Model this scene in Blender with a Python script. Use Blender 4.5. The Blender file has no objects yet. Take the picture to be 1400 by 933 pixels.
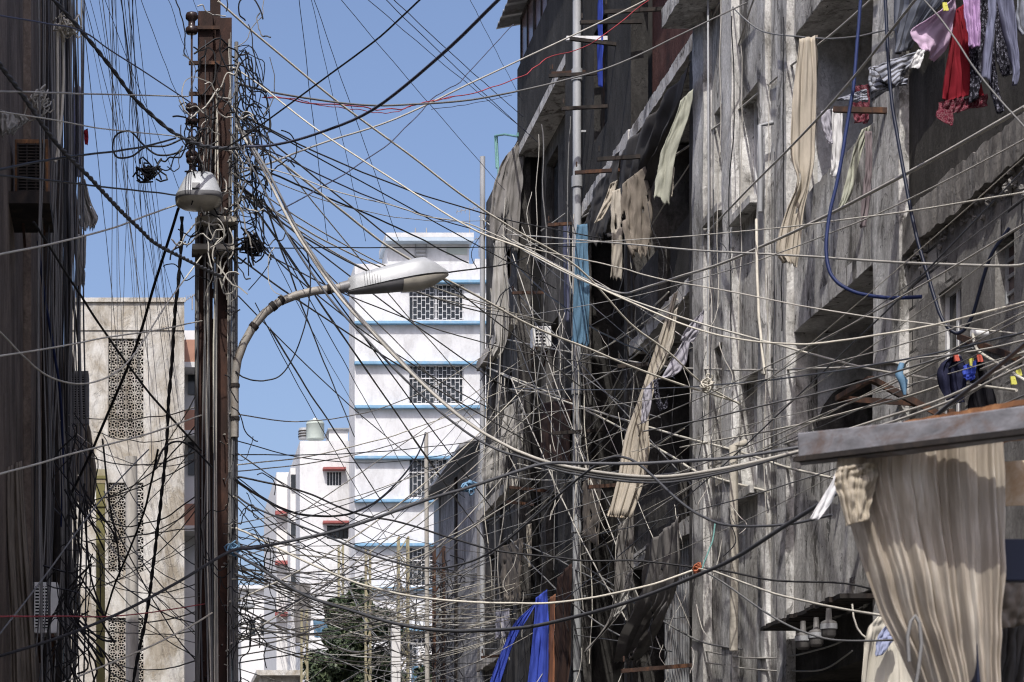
import bpy, bmesh, math, random
from mathutils import Vector, Matrix, noise as mnoise
random.seed(7)
R = math.radians
C = bpy.context.scene.collection
scene = bpy.context.scene
# ---------------------------------------------------------------- survey of the place
# camera: level, at 1.7 m, 77 mm lens with rise and shift; street runs along +Y.
F, VX, VY, ZC = 3000.0, 200.0, 1210.0, 1.7
def W(px, py, Y):                       # sighting -> point at distance Y down the street
    return Vector(((px - VX) * Y / F, Y, ZC + (VY - py) * Y / F))
def YX(px, X):                          # distance at which a sighting meets the plane x = X
    return X * F / (px - VX)
def WX(px, py, X):
    return W(px, py, YX(px, X))

# ---------------------------------------------------------------- mesh collector
class MB:
    def __init__(s): s.v = []; s.f = []; s.sm = []
    def add(s, vs, fs, smooth=False):
        b = len(s.v); s.v += [tuple(p) for p in vs]
        for f in fs: s.f.append(tuple(b + i for i in f)); s.sm.append(smooth)
    def box(s, x0, x1, y0, y1, z0, z1):
        v = [(x0,y0,z0),(x1,y0,z0),(x1,y1,z0),(x0,y1,z0),(x0,y0,z1),(x1,y0,z1),(x1,y1,z1),(x0,y1,z1)]
        s.add(v, [(0,3,2,1),(4,5,6,7),(0,1,5,4),(1,2,6,5),(2,3,7,6),(3,0,4,7)])
        return s
    def bar(s, a, b, w, h, up=(0,0,1)):
        a = Vector(a); b = Vector(b); d = (b - a).normalized(); u = Vector(up)
        if abs(d.dot(u)) > .99: u = Vector((1,0,0))
        r = d.cross(u).normalized() * w / 2; u = r.cross(d).normalized() * h / 2
        v = [a-r-u, a+r-u, a+r+u, a-r+u, b-r-u, b+r-u, b+r+u, b-r+u]
        s.add(v, [(0,1,2,3),(4,7,6,5),(0,4,5,1),(1,5,6,2),(2,6,7,3),(3,7,4,0)])
        return s
    def tube(s, pts, r, n=6, cap=True):
        pts = [Vector(p) for p in pts]; m = len(pts)
        if not isinstance(r, (list, tuple)): r = [r] * m
        t0 = (pts[1] - pts[0]).normalized()
        u = t0.cross(Vector((0,0,1)))
        if u.length < .05: u = t0.cross(Vector((0,1,0)))
        u.normalize(); vs = []
        for i, p in enumerate(pts):
            t = (pts[min(i+1, m-1)] - pts[max(i-1, 0)])
            if t.length < 1e-9: t = t0
            t.normalize(); u = u - t * u.dot(t)
            if u.length < 1e-6: u = t.orthogonal()
            u.normalize(); w = t.cross(u)
            for k in range(n):
                a = 2 * math.pi * k / n
                vs.append(p + (u * math.cos(a) + w * math.sin(a)) * r[i])
        fs = [(i*n+k, i*n+(k+1)%n, (i+1)*n+(k+1)%n, (i+1)*n+k) for i in range(m-1) for k in range(n)]
        s.add(vs, fs, True)
        if cap:
            b = len(s.v) - len(vs)
            s.f.append(tuple(b + k for k in reversed(range(n)))); s.sm.append(False)
            s.f.append(tuple(b + (m-1)*n + k for k in range(n))); s.sm.append(False)
        return s
    def lathe(s, c, prof, n=16, axis='z'):
        c = Vector(c); vs = []
        for r, h in prof:
            for k in range(n):
                a = 2*math.pi*k/n; p = (r*math.cos(a), r*math.sin(a), h)
                if axis == 'y': p = (p[0], p[2], p[1])
                if axis == 'x': p = (p[2], p[0], p[1])
                vs.append(c + Vector(p))
        m = len(prof)
        s.add(vs, [(i*n+k, i*n+(k+1)%n, (i+1)*n+(k+1)%n, (i+1)*n+k) for i in range(m-1) for k in range(n)], True)
        return s
    def loft(s, rings, close=True, smooth=True, caps=True):
        n = len(rings[0]); vs = [p for r in rings for p in r]; m = len(rings)
        kk = n if close else n - 1
        s.add(vs, [(i*n+k, i*n+(k+1)%n, (i+1)*n+(k+1)%n, (i+1)*n+k) for i in range(m-1) for k in range(kk)], smooth)
        if caps and close:
            b = len(s.v) - len(vs)
            s.f.append(tuple(b+k for k in reversed(range(n)))); s.sm.append(False)
            s.f.append(tuple(b+(m-1)*n+k for k in range(n))); s.sm.append(False)
        return s
    def prism(s, poly, d):                # polygon of vectors pushed along d
        d = Vector(d); poly = [Vector(p) for p in poly]; n = len(poly)
        s.add(poly + [p + d for p in poly], [tuple(reversed(range(n))), tuple(range(n, 2*n))] +
              [(i, (i+1)%n, n+(i+1)%n, n+i) for i in range(n)])
        return s
    def build(s, name, m, parent=None, bevel=0, fix=True):
        me = bpy.data.meshes.new(name); me.from_pydata(s.v, [], s.f)
        for p, sm in zip(me.polygons, s.sm): p.use_smooth = sm
        me.materials.append(m)
        if fix:
            b = bmesh.new(); b.from_mesh(me); bmesh.ops.recalc_face_normals(b, faces=b.faces); b.to_mesh(me); b.free()
        if any(s.sm): me.set_sharp_from_angle(angle=R(75))
        me.update()
        o = bpy.data.objects.new(name, me); C.objects.link(o)
        if parent: o.parent = parent; o.matrix_parent_inverse = Matrix.Translation(-parent.location)
        if bevel:
            md = o.modifiers.new('bevel', 'BEVEL'); md.width = bevel; md.segments = 2; md.limit_method = 'ANGLE'
        return o

def tag(o, label=None, cat=None, group=None, kind=None):
    if label: o['label'] = label
    if cat: o['category'] = cat
    if group: o['group'] = group
    if kind: o['kind'] = kind
    return o
def thing(name, label, cat, loc, group=None):
    o = bpy.data.objects.new(name, None); C.objects.link(o); o.location = loc; o.empty_display_size = .2
    bpy.context.view_layer.update()
    return tag(o, label, cat, group)
def copy_tree(o, parent=None):
    c = o.copy(); C.objects.link(c)
    if parent: c.parent = parent
    for ch in list(o.children): copy_tree(ch, c)
    return c

# ---------------------------------------------------------------- materials
def nt(name):
    m = bpy.data.materials.new(name); m.use_nodes = True; t = m.node_tree
    return m, t, t.nodes['Principled BSDF']
def node(t, kind, **kw):
    n = t.nodes.new(kind)
    for k, v in kw.items():
        if k in n.inputs: n.inputs[k].default_value = v
        else: setattr(n, k, v)
    return n
def ramp(t, fac, stops):
    r = t.nodes.new('ShaderNodeValToRGB'); e = r.color_ramp.elements
    while len(e) < len(stops): e.new(.5)
    for i, (p, c) in enumerate(stops):
        e[i].position = p; e[i].color = (*c, 1) if isinstance(c, (tuple, list)) else (c, c, c, 1)
    t.links.new(fac, r.inputs[0]); return r.outputs[0]
def coord(t, scale=(1,1,1), obj=False):
    if obj: src = t.nodes.new('ShaderNodeTexCoord').outputs['Object']
    else: src = t.nodes.new('ShaderNodeNewGeometry').outputs['Position']
    mp = t.nodes.new('ShaderNodeMapping'); mp.inputs['Scale'].default_value = scale
    t.links.new(src, mp.inputs[0]); return mp.outputs[0]
def noi(t, vec, scale, detail=6, rough=.6, dist=0):
    n = node(t, 'ShaderNodeTexNoise', Scale=scale, Detail=detail, Roughness=rough, Distortion=dist)
    t.links.new(vec, n.inputs['Vector']); return n.outputs[0]
def mix(t, fac, a, b, mode='MIX'):
    n = t.nodes.new('ShaderNodeMix'); n.data_type = 'RGBA'; n.blend_type = mode
    for sock, v in ((n.inputs[0], fac), (n.inputs[6], a), (n.inputs[7], b)):
        if hasattr(v, 'is_linked'): t.links.new(v, sock)
        else: sock.default_value = v if isinstance(v, (int, float)) else ((*v, 1) if len(v) == 3 else v)
    return n.outputs[2]
def bump(t, b, h, strength=.3, dist=.02):
    n = node(t, 'ShaderNodeBump', Strength=strength, Distance=dist)
    t.links.new(h, n.inputs['Height']); t.links.new(n.outputs[0], b.inputs['Normal'])

def weather(name, base, dark, light, seed=0, patch=.5, streak=.5, blocks=None, bscale=1, grain=.35):
    """old render / concrete: blotches, rain streaks, flaked patches, optional exposed block courses"""
    m, t, b = nt(name); b.inputs['Roughness'].default_value = .92
    b.inputs['Specular IOR Level'].default_value = .2
    g = t.nodes.new('ShaderNodeNewGeometry').outputs['Position']
    def mp(s, o):
        k = t.nodes.new('ShaderNodeMapping'); k.inputs['Scale'].default_value = s; k.inputs['Location'].default_value = (o, o*1.7, o*.6)
        t.links.new(g, k.inputs[0]); return k.outputs[0]
    big = noi(t, mp((1,1,.6), seed), 1.5, 9, .7, .5)
    col = ramp(t, big, [(.39, dark), (.5, base), (.61, light)])
    st = noi(t, mp((2.3,2.3,.5), seed+3), 1.5, 9, .72, .7)
    s1 = ramp(t, st, [(.36, 1), (.46, .35), (.55, 0)])
    f = t.nodes.new('ShaderNodeMath'); f.operation = 'MULTIPLY'; f.inputs[1].default_value = streak; t.links.new(s1, f.inputs[0])
    col = mix(t, f.outputs[0], col, tuple(c*.28 for c in dark))
    st2 = noi(t, mp((4.2,4.2,.55), seed+8), 1.6, 8, .7, .5)
    s2 = ramp(t, st2, [(.56, 0), (.66, 1)])
    f2 = t.nodes.new('ShaderNodeMath'); f2.operation = 'MULTIPLY'; f2.inputs[1].default_value = streak*.55; t.links.new(s2, f2.inputs[0])
    col = mix(t, f2.outputs[0], col, light)
    pn = noi(t, mp((1.6,1.6,.9), seed+5), 1.5*bscale, 9, .7, .8)
    pm = ramp(t, pn, [(.50, 0), (.53, 1)] if patch else [(.98, 0), (1, 0)])
    fp = t.nodes.new('ShaderNodeMath'); fp.operation = 'MULTIPLY'; fp.inputs[1].default_value = patch; t.links.new(pm, fp.inputs[0])
    col = mix(t, fp.outputs[0], col, tuple((a*.4 + c*.75) for a, c in zip(dark, base)))
    pn2 = noi(t, mp((2.2,2.2,1.3), seed+11), 2.2, 9, .72, 1.2)
    pm2 = ramp(t, pn2, [(.60, 0), (.625, 1)])
    fq = t.nodes.new('ShaderNodeMath'); fq.operation = 'MULTIPLY'; fq.inputs[1].default_value = min(1, patch*1.2); t.links.new(pm2, fq.inputs[0])
    col = mix(t, fq.outputs[0], col, tuple(c*.3 for c in dark))
    gr = noi(t, mp((1,1,1), 0), 26, 6, .75)
    gm = ramp(t, gr, [(.3, 1-grain), (.7, 1+grain*.4)])
    col = mix(t, 1.0, col, gm, 'MULTIPLY')
    h = mix(t, .5, pm, gr)
    if blocks:
        # exposed block courses where the render has come away
        sx = t.nodes.new('ShaderNodeSeparateXYZ'); t.links.new(g, sx.inputs[0])
        cx = t.nodes.new('ShaderNodeCombineXYZ'); t.links.new(sx.outputs[1], cx.inputs[0]); t.links.new(sx.outputs[2], cx.inputs[1])
        br = t.nodes.new('ShaderNodeTexBrick'); t.links.new(cx.outputs[0], br.inputs[0])
        br.inputs['Scale'].default_value = 1; br.inputs['Brick Width'].default_value = .42; br.inputs['Row Height'].default_value = .2
        br.inputs['Mortar Size'].default_value = .014; br.inputs['Color1'].default_value = (*blocks, 1)
        br.inputs['Color2'].default_value = (*[c*.72 for c in blocks], 1); br.inputs['Mortar'].default_value = (.05,.047,.043,1)
        bn = noi(t, mp((.8,.8,.8), seed+21), .8, 7, .6, .5)
        bm_ = ramp(t, bn, [(.42, 1), (.45, 0)])
        col2 = mix(t, 1.0, br.outputs[0], gm, 'MULTIPLY')
        col = mix(t, bm_, col, col2)
        h = mix(t, bm_, h, br.outputs[0])
    t.links.new(col, b.inputs['Base Color']); bump(t, b, h, .55, .03)
    return m

def plain(name, col, rough=.6, metal=0, var=.25, scale=6, dirt=0, dcol=(.03,.027,.024), obj=False, stretch=(1,1,1), bmp=.15, spec=.4):
    m, t, b = nt(name); b.inputs['Roughness'].default_value = rough; b.inputs['Metallic'].default_value = metal
    b.inputs['Specular IOR Level'].default_value = spec
    v = coord(t, stretch, obj); n = noi(t, v, scale, 7, .65, .3)
    c = ramp(t, n, [(.3, tuple(x*(1-var) for x in col)), (.7, tuple(min(1, x*(1+var*.5)) for x in col))])
    if dirt:
        d = noi(t, v, scale*.45, 8, .7, .7); dm = ramp(t, d, [(.62-dirt*.3, 0), (.78-dirt*.2, min(1, .4+dirt))])
        c = mix(t, dm, c, dcol)
    t.links.new(c, b.inputs['Base Color']); bump(t, b, n, bmp, .01)
    return m

def cloth_mat(name, col, var=.2, dirt=.3, transl=.18, weave=True, stripes=None, spots=None, dcol=(.06,.05,.04), sdir='X'):
    m, t, b = nt(name); b.inputs['Roughness'].default_value = .9; b.inputs['Specular IOR Level'].default_value = .15
    v = coord(t); n = noi(t, coord(t, (1,1,.35)), 3.5, 7, .65, .3)
    c = ramp(t, n, [(.3, tuple(x*(1-var) for x in col)), (.72, tuple(min(1, x*(1+var*.35)) for x in col))])
    if stripes:
        uv = t.nodes.new('ShaderNodeUVMap').outputs[0]
        w = node(t, 'ShaderNodeTexWave', Scale=stripes[1], Distortion=.15); w.bands_direction = sdir; t.links.new(uv, w.inputs[0])
        c = mix(t, ramp(t, w.outputs['Fac'], [(stripes[2], 0), (stripes[2]+.08, 1)]), c, stripes[0])
    if spots:
        vo = node(t, 'ShaderNodeTexVoronoi', Scale=spots[1]); t.links.new(v, vo.inputs[0])
        c = mix(t, ramp(t, vo.outputs['Distance'], [(.16, 1), (.22, 0), (.34, 0), (.40, .8), (.46, 0)]), c, spots[0])
    if dirt:
        d = noi(t, coord(t, (1,1,.5)), 1.7, 8, .7, .8); c = mix(t, ramp(t, d, [(.5, 0), (.72, dirt)]), c, dcol)
    t.links.new(c, b.inputs['Base Color'])
    fine = noi(t, v, 60, 3, .6); bump(t, b, fine, .12, .005)
    if transl:
        out = t.nodes['Material Output']; tr = t.nodes.new('ShaderNodeBsdfTranslucent'); ms = t.nodes.new('ShaderNodeMixShader')
        ms.inputs[0].default_value = transl; t.links.new(c, tr.inputs[0])
        t.links.new(b.outputs[0], ms.inputs[1]); t.links.new(tr.outputs[0], ms.inputs[2]); t.links.new(ms.outputs[0], out.inputs[0])
    return m

def rust_mat(name, a=(.055,.032,.024), bcol=(.16,.075,.038), c2=(.028,.02,.018), scale=5, rough=.85, paint=None):
    m, t, b = nt(name); b.inputs['Roughness'].default_value = rough; b.inputs['Specular IOR Level'].default_value = .25
    v = coord(t, (1,1,.5)); n = noi(t, v, scale, 9, .7, .6)
    c = ramp(t, n, [(.32, c2), (.5, a), (.68, bcol)])
    if paint:
        p = noi(t, coord(t, (1,1,.8)), scale*.35, 8, .7, .9); c = mix(t, ramp(t, p, [(.46, 0), (.5, 1)]), c, paint)
    t.links.new(c, b.inputs['Base Color']); bump(t, b, n, .4, .012)
    return m

def glass_mat(name, col=(.03,.035,.04), rough=.12):
    m, t, b = nt(name); n = noi(t, coord(t), 2.5, 5, .6)
    t.links.new(ramp(t, n, [(.3, tuple(x*.6 for x in col)), (.7, tuple(x*1.5 for x in col))]), b.inputs['Base Color'])
    b.inputs['Roughness'].default_value = rough; b.inputs['Specular IOR Level'].default_value = .3
    return m

def cable_mat(name, col, rough=.6, var=.3):
    m, t, b = nt(name); b.inputs['Roughness'].default_value = rough; b.inputs['Specular IOR Level'].default_value = .3
    n = noi(t, coord(t), 2.2, 5, .7)
    t.links.new(ramp(t, n, [(.3, tuple(x*(1-var) for x in col)), (.7, tuple(x*(1+var*.4) for x in col))]), b.inputs['Base Color'])
    return m

M = {}
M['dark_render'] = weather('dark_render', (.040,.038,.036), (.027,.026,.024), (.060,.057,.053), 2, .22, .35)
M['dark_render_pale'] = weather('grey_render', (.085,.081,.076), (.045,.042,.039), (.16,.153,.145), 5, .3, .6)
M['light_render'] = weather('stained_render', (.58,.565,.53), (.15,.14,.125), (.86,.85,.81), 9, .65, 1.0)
M['pier_render'] = weather('bleached_render', (.62,.61,.585), (.22,.21,.19), (.84,.835,.81), 13, .55, .85)
M['block_wall'] = weather('broken_block_wall', (.22,.21,.195), (.11,.104,.097), (.34,.33,.31), 17, .35, .5, blocks=(.46,.44,.40))
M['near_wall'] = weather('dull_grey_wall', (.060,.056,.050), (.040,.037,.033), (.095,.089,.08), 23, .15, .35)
M['soffit'] = weather('flaking_soffit', (.58,.57,.55), (.16,.145,.13), (.66,.65,.63), 29, .95, .1, bscale=.8)
M['red_wall'] = weather('dull_red_wall', (.085,.036,.03), (.04,.02,.018), (.12,.06,.05), 31, .3, .4)
M['floor_edge'] = weather('crumbling_edge', (.30,.285,.26), (.14,.13,.12), (.46,.44,.41), 53, .5, .5)
M['pale_band'] = plain('pale_blue_band', (.44,.52,.60), .8, 0, .1, 3)
M['beige_wall'] = weather('beige_stained_wall', (.53,.505,.45), (.34,.30,.235), (.66,.65,.61), 37, .2, .45, grain=.15)
M['brown_wall'] = weather('brown_wall', (.20,.16,.13), (.12,.096,.08), (.28,.225,.185), 41, .2, .4)
M['slate_wall'] = weather('grey_painted_wall', (.60,.605,.62), (.40,.40,.41), (.70,.705,.72), 43, .12, .2)
M['house_grey'] = weather('grey_house_wall', (.34,.34,.355), (.2,.2,.21), (.46,.46,.475), 47, .15, .4)
M['stone_wall'] = weather('pale_stone_wall', (.45,.42,.37), (.24,.22,.19), (.6,.57,.52), 47, .4, .5)
M['white_wall'] = weather('white_wall', (.64,.645,.65), (.55,.55,.55), (.68,.685,.69), 71, 0, .14, grain=.05)
M['white_wall_old'] = plain('white_wall_old', (.68,.675,.66), .9, 0, .10, 1.0, .12, (.45,.44,.42), bmp=.08, spec=.2)
M['blue_paint'] = plain('blue_paint', (.19,.36,.52), .8, 0, .2, 4, .3, (.4,.45,.5))
M['red_paint'] = plain('red_paint', (.30,.09,.085), .8, 0, .2, 4)
M['white_paint'] = plain('white_paint', (.72,.72,.72), .6, 0, .12, 8, .15, (.3,.27,.24))
M['orange_panel'] = plain('orange_panel', (.42,.23,.16), .8, 0, .15, 3)
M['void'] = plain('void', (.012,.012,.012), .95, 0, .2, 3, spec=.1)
M['room'] = plain('room_plaster', (.16,.15,.14), .95, 0, .4, 1.5, .4, spec=.1)
M['glass'] = glass_mat('dark_glass')
M['pink_glass'] = glass_mat('curtained_glass', (.11,.075,.075), .25)
M['rust'] = rust_mat('rust')
M['pole_steel'] = rust_mat('pole_steel', (.040,.022,.018), (.085,.043,.030), (.020,.014,.012), 4)
M['rust_orange'] = rust_mat('rust_orange', (.28,.13,.06), (.5,.27,.13), (.09,.045,.03), 6)
M['dark_steel'] = rust_mat('dark_steel', (.03,.026,.024), (.06,.045,.036), (.015,.014,.014), 6)
M['galv'] = plain('galvanised', (.34,.345,.355), .55, .35, .3, 7, .35, (.12,.085,.06))
M['galv_dark'] = plain('stained_fascia', (.23,.23,.245), .7, 0, .45, 16, .45, (.13,.075,.05), stretch=(.6,.6,1.3))
M['pipe'] = plain('grey_pipe', (.33,.34,.35), .5, 0, .25, 3, .25, (.12,.11,.1), stretch=(1,1,.3))
M['lamp'] = plain('lamp_shell', (.40,.415,.43), .45, .1, .14, 9, .10, (.25,.22,.2))
M['lamp_dark'] = plain('lamp_shell_dark', (.20,.20,.205), .5, .1, .2, 9)
M['lens'] = plain('lamp_lens', (.55,.52,.44), .25, 0, .3, 5, spec=.6)
M['lamp_arm'] = plain('lamp_arm', (.30,.28,.25), .6, .1, .3, 8, .3, (.13,.09,.06))
M['timber'] = plain('weathered_timber', (.42,.39,.33), .85, 0, .35, 7, .3, stretch=(.3,1,1))
M['grey_timber'] = plain('grey_timber_pole', (.40,.38,.34), .9, 0, .3, 9, .2, stretch=(1,1,.15))
M['olive'] = plain('olive_paint', (.17,.155,.055), .7, 0, .25, 5, .25)
M['yellow'] = plain('old_yellow_paint', (.34,.31,.20), .75, 0, .3, 7, .35, (.16,.08,.04))
M['tank'] = plain('tank_plastic', (.42,.47,.43), .6, 0, .1, 2)
M['ac_white'] = plain('ac_shell', (.78,.78,.76), .55, 0, .14, 5, .25, (.25,.22,.18))
M['ac_dark'] = plain('ac_dark_shell', (.12,.115,.11), .6, 0, .3, 6, .3)
M['ac_rust'] = rust_mat('ac_rusty_shell', (.16,.085,.045), (.42,.19,.07), (.05,.03,.022), 5)
M['insul'] = plain('brown_porcelain', (.035,.022,.02), .3, 0, .3, 8)
M['asphalt'] = plain('asphalt', (.05,.05,.05), .9, 0, .3, 3)
M['earth'] = plain('dusty_ground', (.2,.185,.16), .95, 0, .3, .6)
M['pale'] = cable_mat('pale_cable', (.44,.42,.375))
M['cream'] = cable_mat('cream_cable', (.58,.55,.47))
M['grey'] = cable_mat('grey_cable', (.17,.168,.165))
M['dgrey'] = cable_mat('dark_grey_cable', (.075,.077,.085), .5)
M['black'] = cable_mat('black_cable', (.016,.016,.018), .5)
M['slate'] = cable_mat('slate_cable', (.085,.095,.15))
M['blue'] = cable_mat('blue_hose', (.014,.024,.085), .45)
M['navy'] = cable_mat('navy_hose', (.010,.014,.032), .45)
M['red'] = cable_mat('red_wire', (.38,.06,.07))
M['ltblue'] = cable_mat('light_blue_tape', (.16,.30,.45))
M['teal'] = cable_mat('teal_string', (.14,.30,.28))
M['orange'] = cable_mat('orange_rag', (.5,.16,.08))
# ---------------------------------------------------------------- ground
def ground():
    g = MB(); g.add([(-900,-300,-.004),(900,-300,-.004),(900,1500,-.004),(-900,1500,-.004)], [(0,1,2,3)])
    tag(g.build('ground', M['earth']), kind='structure')
    r = MB(); r.add([(-.4,-60,0),(6.2,-60,0),(6.2,140,0),(-.4,140,0)], [(0,1,2,3)])
    tag(r.build('road', M['asphalt']), kind='structure')
    for x0, x1 in ((-1.2,-.4),(6.2,7.0)):
        p = MB(); p.box(x0, x1, -60, 140, -.02, .12); tag(p.build('pavement', M['earth'], bevel=.02), kind='structure')
ground()

# ---------------------------------------------------------------- wall with openings, in a plane x = X (faces -x)
def wall_x(mb, X, y0, y1, z0, z1, ops=(), t=.22):
    ys = sorted({y0, y1, *[v for o in ops for v in o[:2]]}); zs = sorted({z0, z1, *[v for o in ops for v in o[2:4]]})
    ys = [y for y in ys if y0 <= y <= y1]; zs = [z for z in zs if z0 <= z <= z1]
    ny, nz = len(ys)-1, len(zs)-1
    def solid(i, j):
        if i < 0 or j < 0 or i >= ny or j >= nz: return False
        cy, cz = (ys[i]+ys[i+1])/2, (zs[j]+zs[j+1])/2
        return not any(o[0] < cy < o[1] and o[2] < cz < o[3] for o in ops)
    for i in range(ny):
        for j in range(nz):
            if not solid(i, j): continue
            a, b, c, d = ys[i], ys[i+1], zs[j], zs[j+1]; e = X + t
            mb.add([(X,a,c),(X,a,d),(X,b,d),(X,b,c)], [(0,1,2,3)])
            mb.add([(e,a,c),(e,a,d),(e,b,d),(e,b,c)], [(3,2,1,0)])
            if not solid(i-1, j): mb.add([(X,a,c),(e,a,c),(e,a,d),(X,a,d)], [(0,1,2,3)])
            if not solid(i+1, j): mb.add([(X,b,c),(e,b,c),(e,b,d),(X,b,d)], [(3,2,1,0)])
            if not solid(i, j-1): mb.add([(X,a,c),(X,b,c),(e,b,c),(e,a,c)], [(0,1,2,3)])
            if not solid(i, j+1): mb.add([(X,a,d),(X,b,d),(e,b,d),(e,a,d)], [(3,2,1,0)])
    return mb

def window_x(parent, X, y0, y1, z0, z1, fm, gm, cols=2, rows=1, w=.05, label=None):
    f = MB(); t = .06
    f.box(X, X+t, y0, y0+w, z0, z1); f.box(X, X+t, y1-w, y1, z0, z1)
    f.box(X+.001, X+t-.001, y0+w, y1-w, z0, z0+w); f.box(X+.001, X+t-.001, y0+w, y1-w, z1-w, z1)
    for i in range(1, cols):
        y = y0 + (y1-y0)*i/cols; f.box(X+.004, X+t-.004, y-w/2, y+w/2, z0+w, z1-w)
    for j in range(1, rows):
        z = z0 + (z1-z0)*j/rows; f.box(X+.008, X+t-.008, y0+w, y1-w, z-w/2, z+w/2)
    o = f.build('window', fm, parent)
    p = MB(); p.box(X+.025, X+.035, y0+w*.5, y1-w*.5, z0+w*.5, z1-w*.5); q = p.build('pane', gm, parent)
    q.parent = o
    if label: o['label'] = label
    return o

def jag_edge(mb, X0, X1, y0, y1, z0, z1, n, amp, seed):
    """broken concrete edge along y"""
    rings = []; n = max(n, int(abs(y1-y0)/.035)); nz = lambda y, k: mnoise.noise(Vector((y*2.1, seed*3.7, k))) + .7*mnoise.noise(Vector((y*6.5, seed*3.7, k+9))) + .4*mnoise.noise(Vector((y*17, seed*3.7, k+5)))
    for i in range(n+1):
        y = y0 + (y1-y0)*i/n; a = nz(y, 0)*amp; b = nz(y, 20)*amp; c = abs(nz(y, 40))*amp*.3
        rings.append([(X0+c, y, z0+a*.6), (X0+c*1.3, y, z1+b*.5), (X1, y, z1), (X1, y, z0)])
    mb.loft(rings, True, True)
    return mb

# ================================================================ dark apartment building
B = thing('apartment_building', 'dark grey rendered apartment building with cantilevered bays, hung with tarpaulins', 'building', (7.5,34,0))
DR, PR, LR = M['dark_render'], M['dark_render_pale'], M['light_render']
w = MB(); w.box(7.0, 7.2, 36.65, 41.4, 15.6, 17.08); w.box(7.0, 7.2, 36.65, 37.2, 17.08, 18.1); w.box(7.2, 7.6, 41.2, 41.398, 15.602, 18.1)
w.build('bay_wall', DR, B)
for y0, y1 in ((37.2,38.55),(38.55,39.95),(39.95,41.4)):
    window_x(B, 7.05, y0+.02, y1-.02, 17.1, 18.05, M['dark_steel'], M['pink_glass'], 2, 1, .06)
s = MB(); s.box(7.002, 7.9, 36.4, 41.38, 15.42, 15.6); s.build('balcony_slab', M['soffit'], B)
ops = []
for fz in (12.75, 9.65, 6.55):
    ops += [(39.7,40.9,fz+.35,fz+2.35), (37.5,38.7,fz+.05,fz+2.3)]
w = MB(); wall_x(w, 7.45, 36.5, 41.4, 0, 15.42, ops); w.build('recessed_wall', PR, B)
for k, (a, b, c, d) in enumerate(ops):
    window_x(B, 7.57, a, b, c, d, M['dark_steel'], M['glass'], 2, 2 if k % 2 else 1, .05)
# roof eave of corrugated sheet
rf = MB()
n = 60; r0 = []; r1 = []; r2 = []; r3 = []
for i in range(n+1):
    y = 35.0 + 6.9*i/n; dz = .035*math.sin(i*math.pi*.8)
    r0.append((6.68, y, 18.06+dz)); r1.append((8.6, y, 18.42+dz)); r2.append((8.6, y, 18.39+dz)); r3.append((6.68, y, 18.035+dz))
rf.loft([list(q) for q in zip(r0, r1, r2, r3)], True, False)
rf.build('roof', M['galv'], B)
# pier
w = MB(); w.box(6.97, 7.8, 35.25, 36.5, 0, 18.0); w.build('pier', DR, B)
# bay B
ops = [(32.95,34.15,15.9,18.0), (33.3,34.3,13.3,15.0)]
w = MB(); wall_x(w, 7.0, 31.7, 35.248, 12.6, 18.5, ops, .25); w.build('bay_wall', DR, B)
window_x(B, 7.13, 32.95, 34.15, 15.9, 18.0, M['dark_steel'], M['glass'], 2, 2)
window_x(B, 7.13, 33.3, 34.3, 13.3, 15.0, M['dark_steel'], M['glass'], 2, 1)
s = MB(); jag_edge(s, 6.93, 8.2, 31.6, 35.2, 12.36, 12.58, 40, .07, 4); s.build('balcony_slab', M['soffit'], B)
ops = []
for fz in (9.6, 6.5, 3.4): ops += [(33.6,34.7,fz+.9,fz+2.3), (32.0,33.0,fz+.2,fz+2.3)]
w = MB(); wall_x(w, 7.5, 31.7, 35.248, 0, 12.36, ops, .25); w.build('recessed_wall', DR, B)
for k, (a, b, c, d) in enumerate(ops):
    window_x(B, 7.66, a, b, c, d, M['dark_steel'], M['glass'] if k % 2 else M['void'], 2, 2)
# bay C: open loggias behind hanging sheets
for k, z in enumerate((3.35, 6.42, 9.5, 12.55, 15.6)):
    s = MB(); jag_edge(s, 6.95, 9.0, 27.75, 31.62, z-.2, z, 36, .05 if k < 4 else .02, 20+k); s.build('balcony_slab', M['soffit'], B)
w = MB(); wall_x(w, 8.6, 27.75, 31.7, 0, 18.5, [(28.2,29.1,z+.0,z+2.1) for z in (3.4,6.45,9.55)], .2); w.build('back_wall', DR, B)
w = MB(); wall_x(w, 7.3, 27.75, 31.65, 12.6, 18.5, [(29.9,31.2,16.0,18.0)], .2); w.build('red_wall', M['red_wall'], B)
sh = MB()
for i in range(26):
    y = 29.9 + i*.05; sh.box(7.36+.02*(i % 2), 7.40+.02*(i % 2), y, y+.051, 16.0, 18.0)
sh.build('shutter', M['galv'], B)['label'] = 'ribbed grey metal shutter in the dull red wall'
w = MB(); w.box(6.97, 8.598, 31.45, 31.698, 0, 12.3); w.build('dividing_wall', PR, B)
for k, (z0, z1, y0, y1) in enumerate(((9.5,10.35,27.8,29.3), (6.42,7.3,28.9,31.45), (9.5,10.4,30.0,31.44))):
    p = MB(); p.box(7.0, 7.12, y0, y1, z0, z1); p.build('parapet', PR if k else DR, B)
# ribbed ground storey grille
gr = MB()
for i in range(15):
    y = 27.85 + i*.14; gr.box(7.05, 7.09, y, y+.035, 3.36, 6.2)
for z in (3.7,4.3,4.9,5.5,6.1): gr.box(7.092, 7.112, 27.8, 29.9, z, z+.05)
gr.build('grille', M['galv'], B)
gp = MB(); gp.box(7.12, 7.15, 27.8, 29.0, 3.36, 6.2); gp.build('sheet_panel', M['pipe'], B)
core = MB(); core.box(9.0, 15, 27.72, 41.38, 0, 18.0); core.build('core', M['room'], B)
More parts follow.
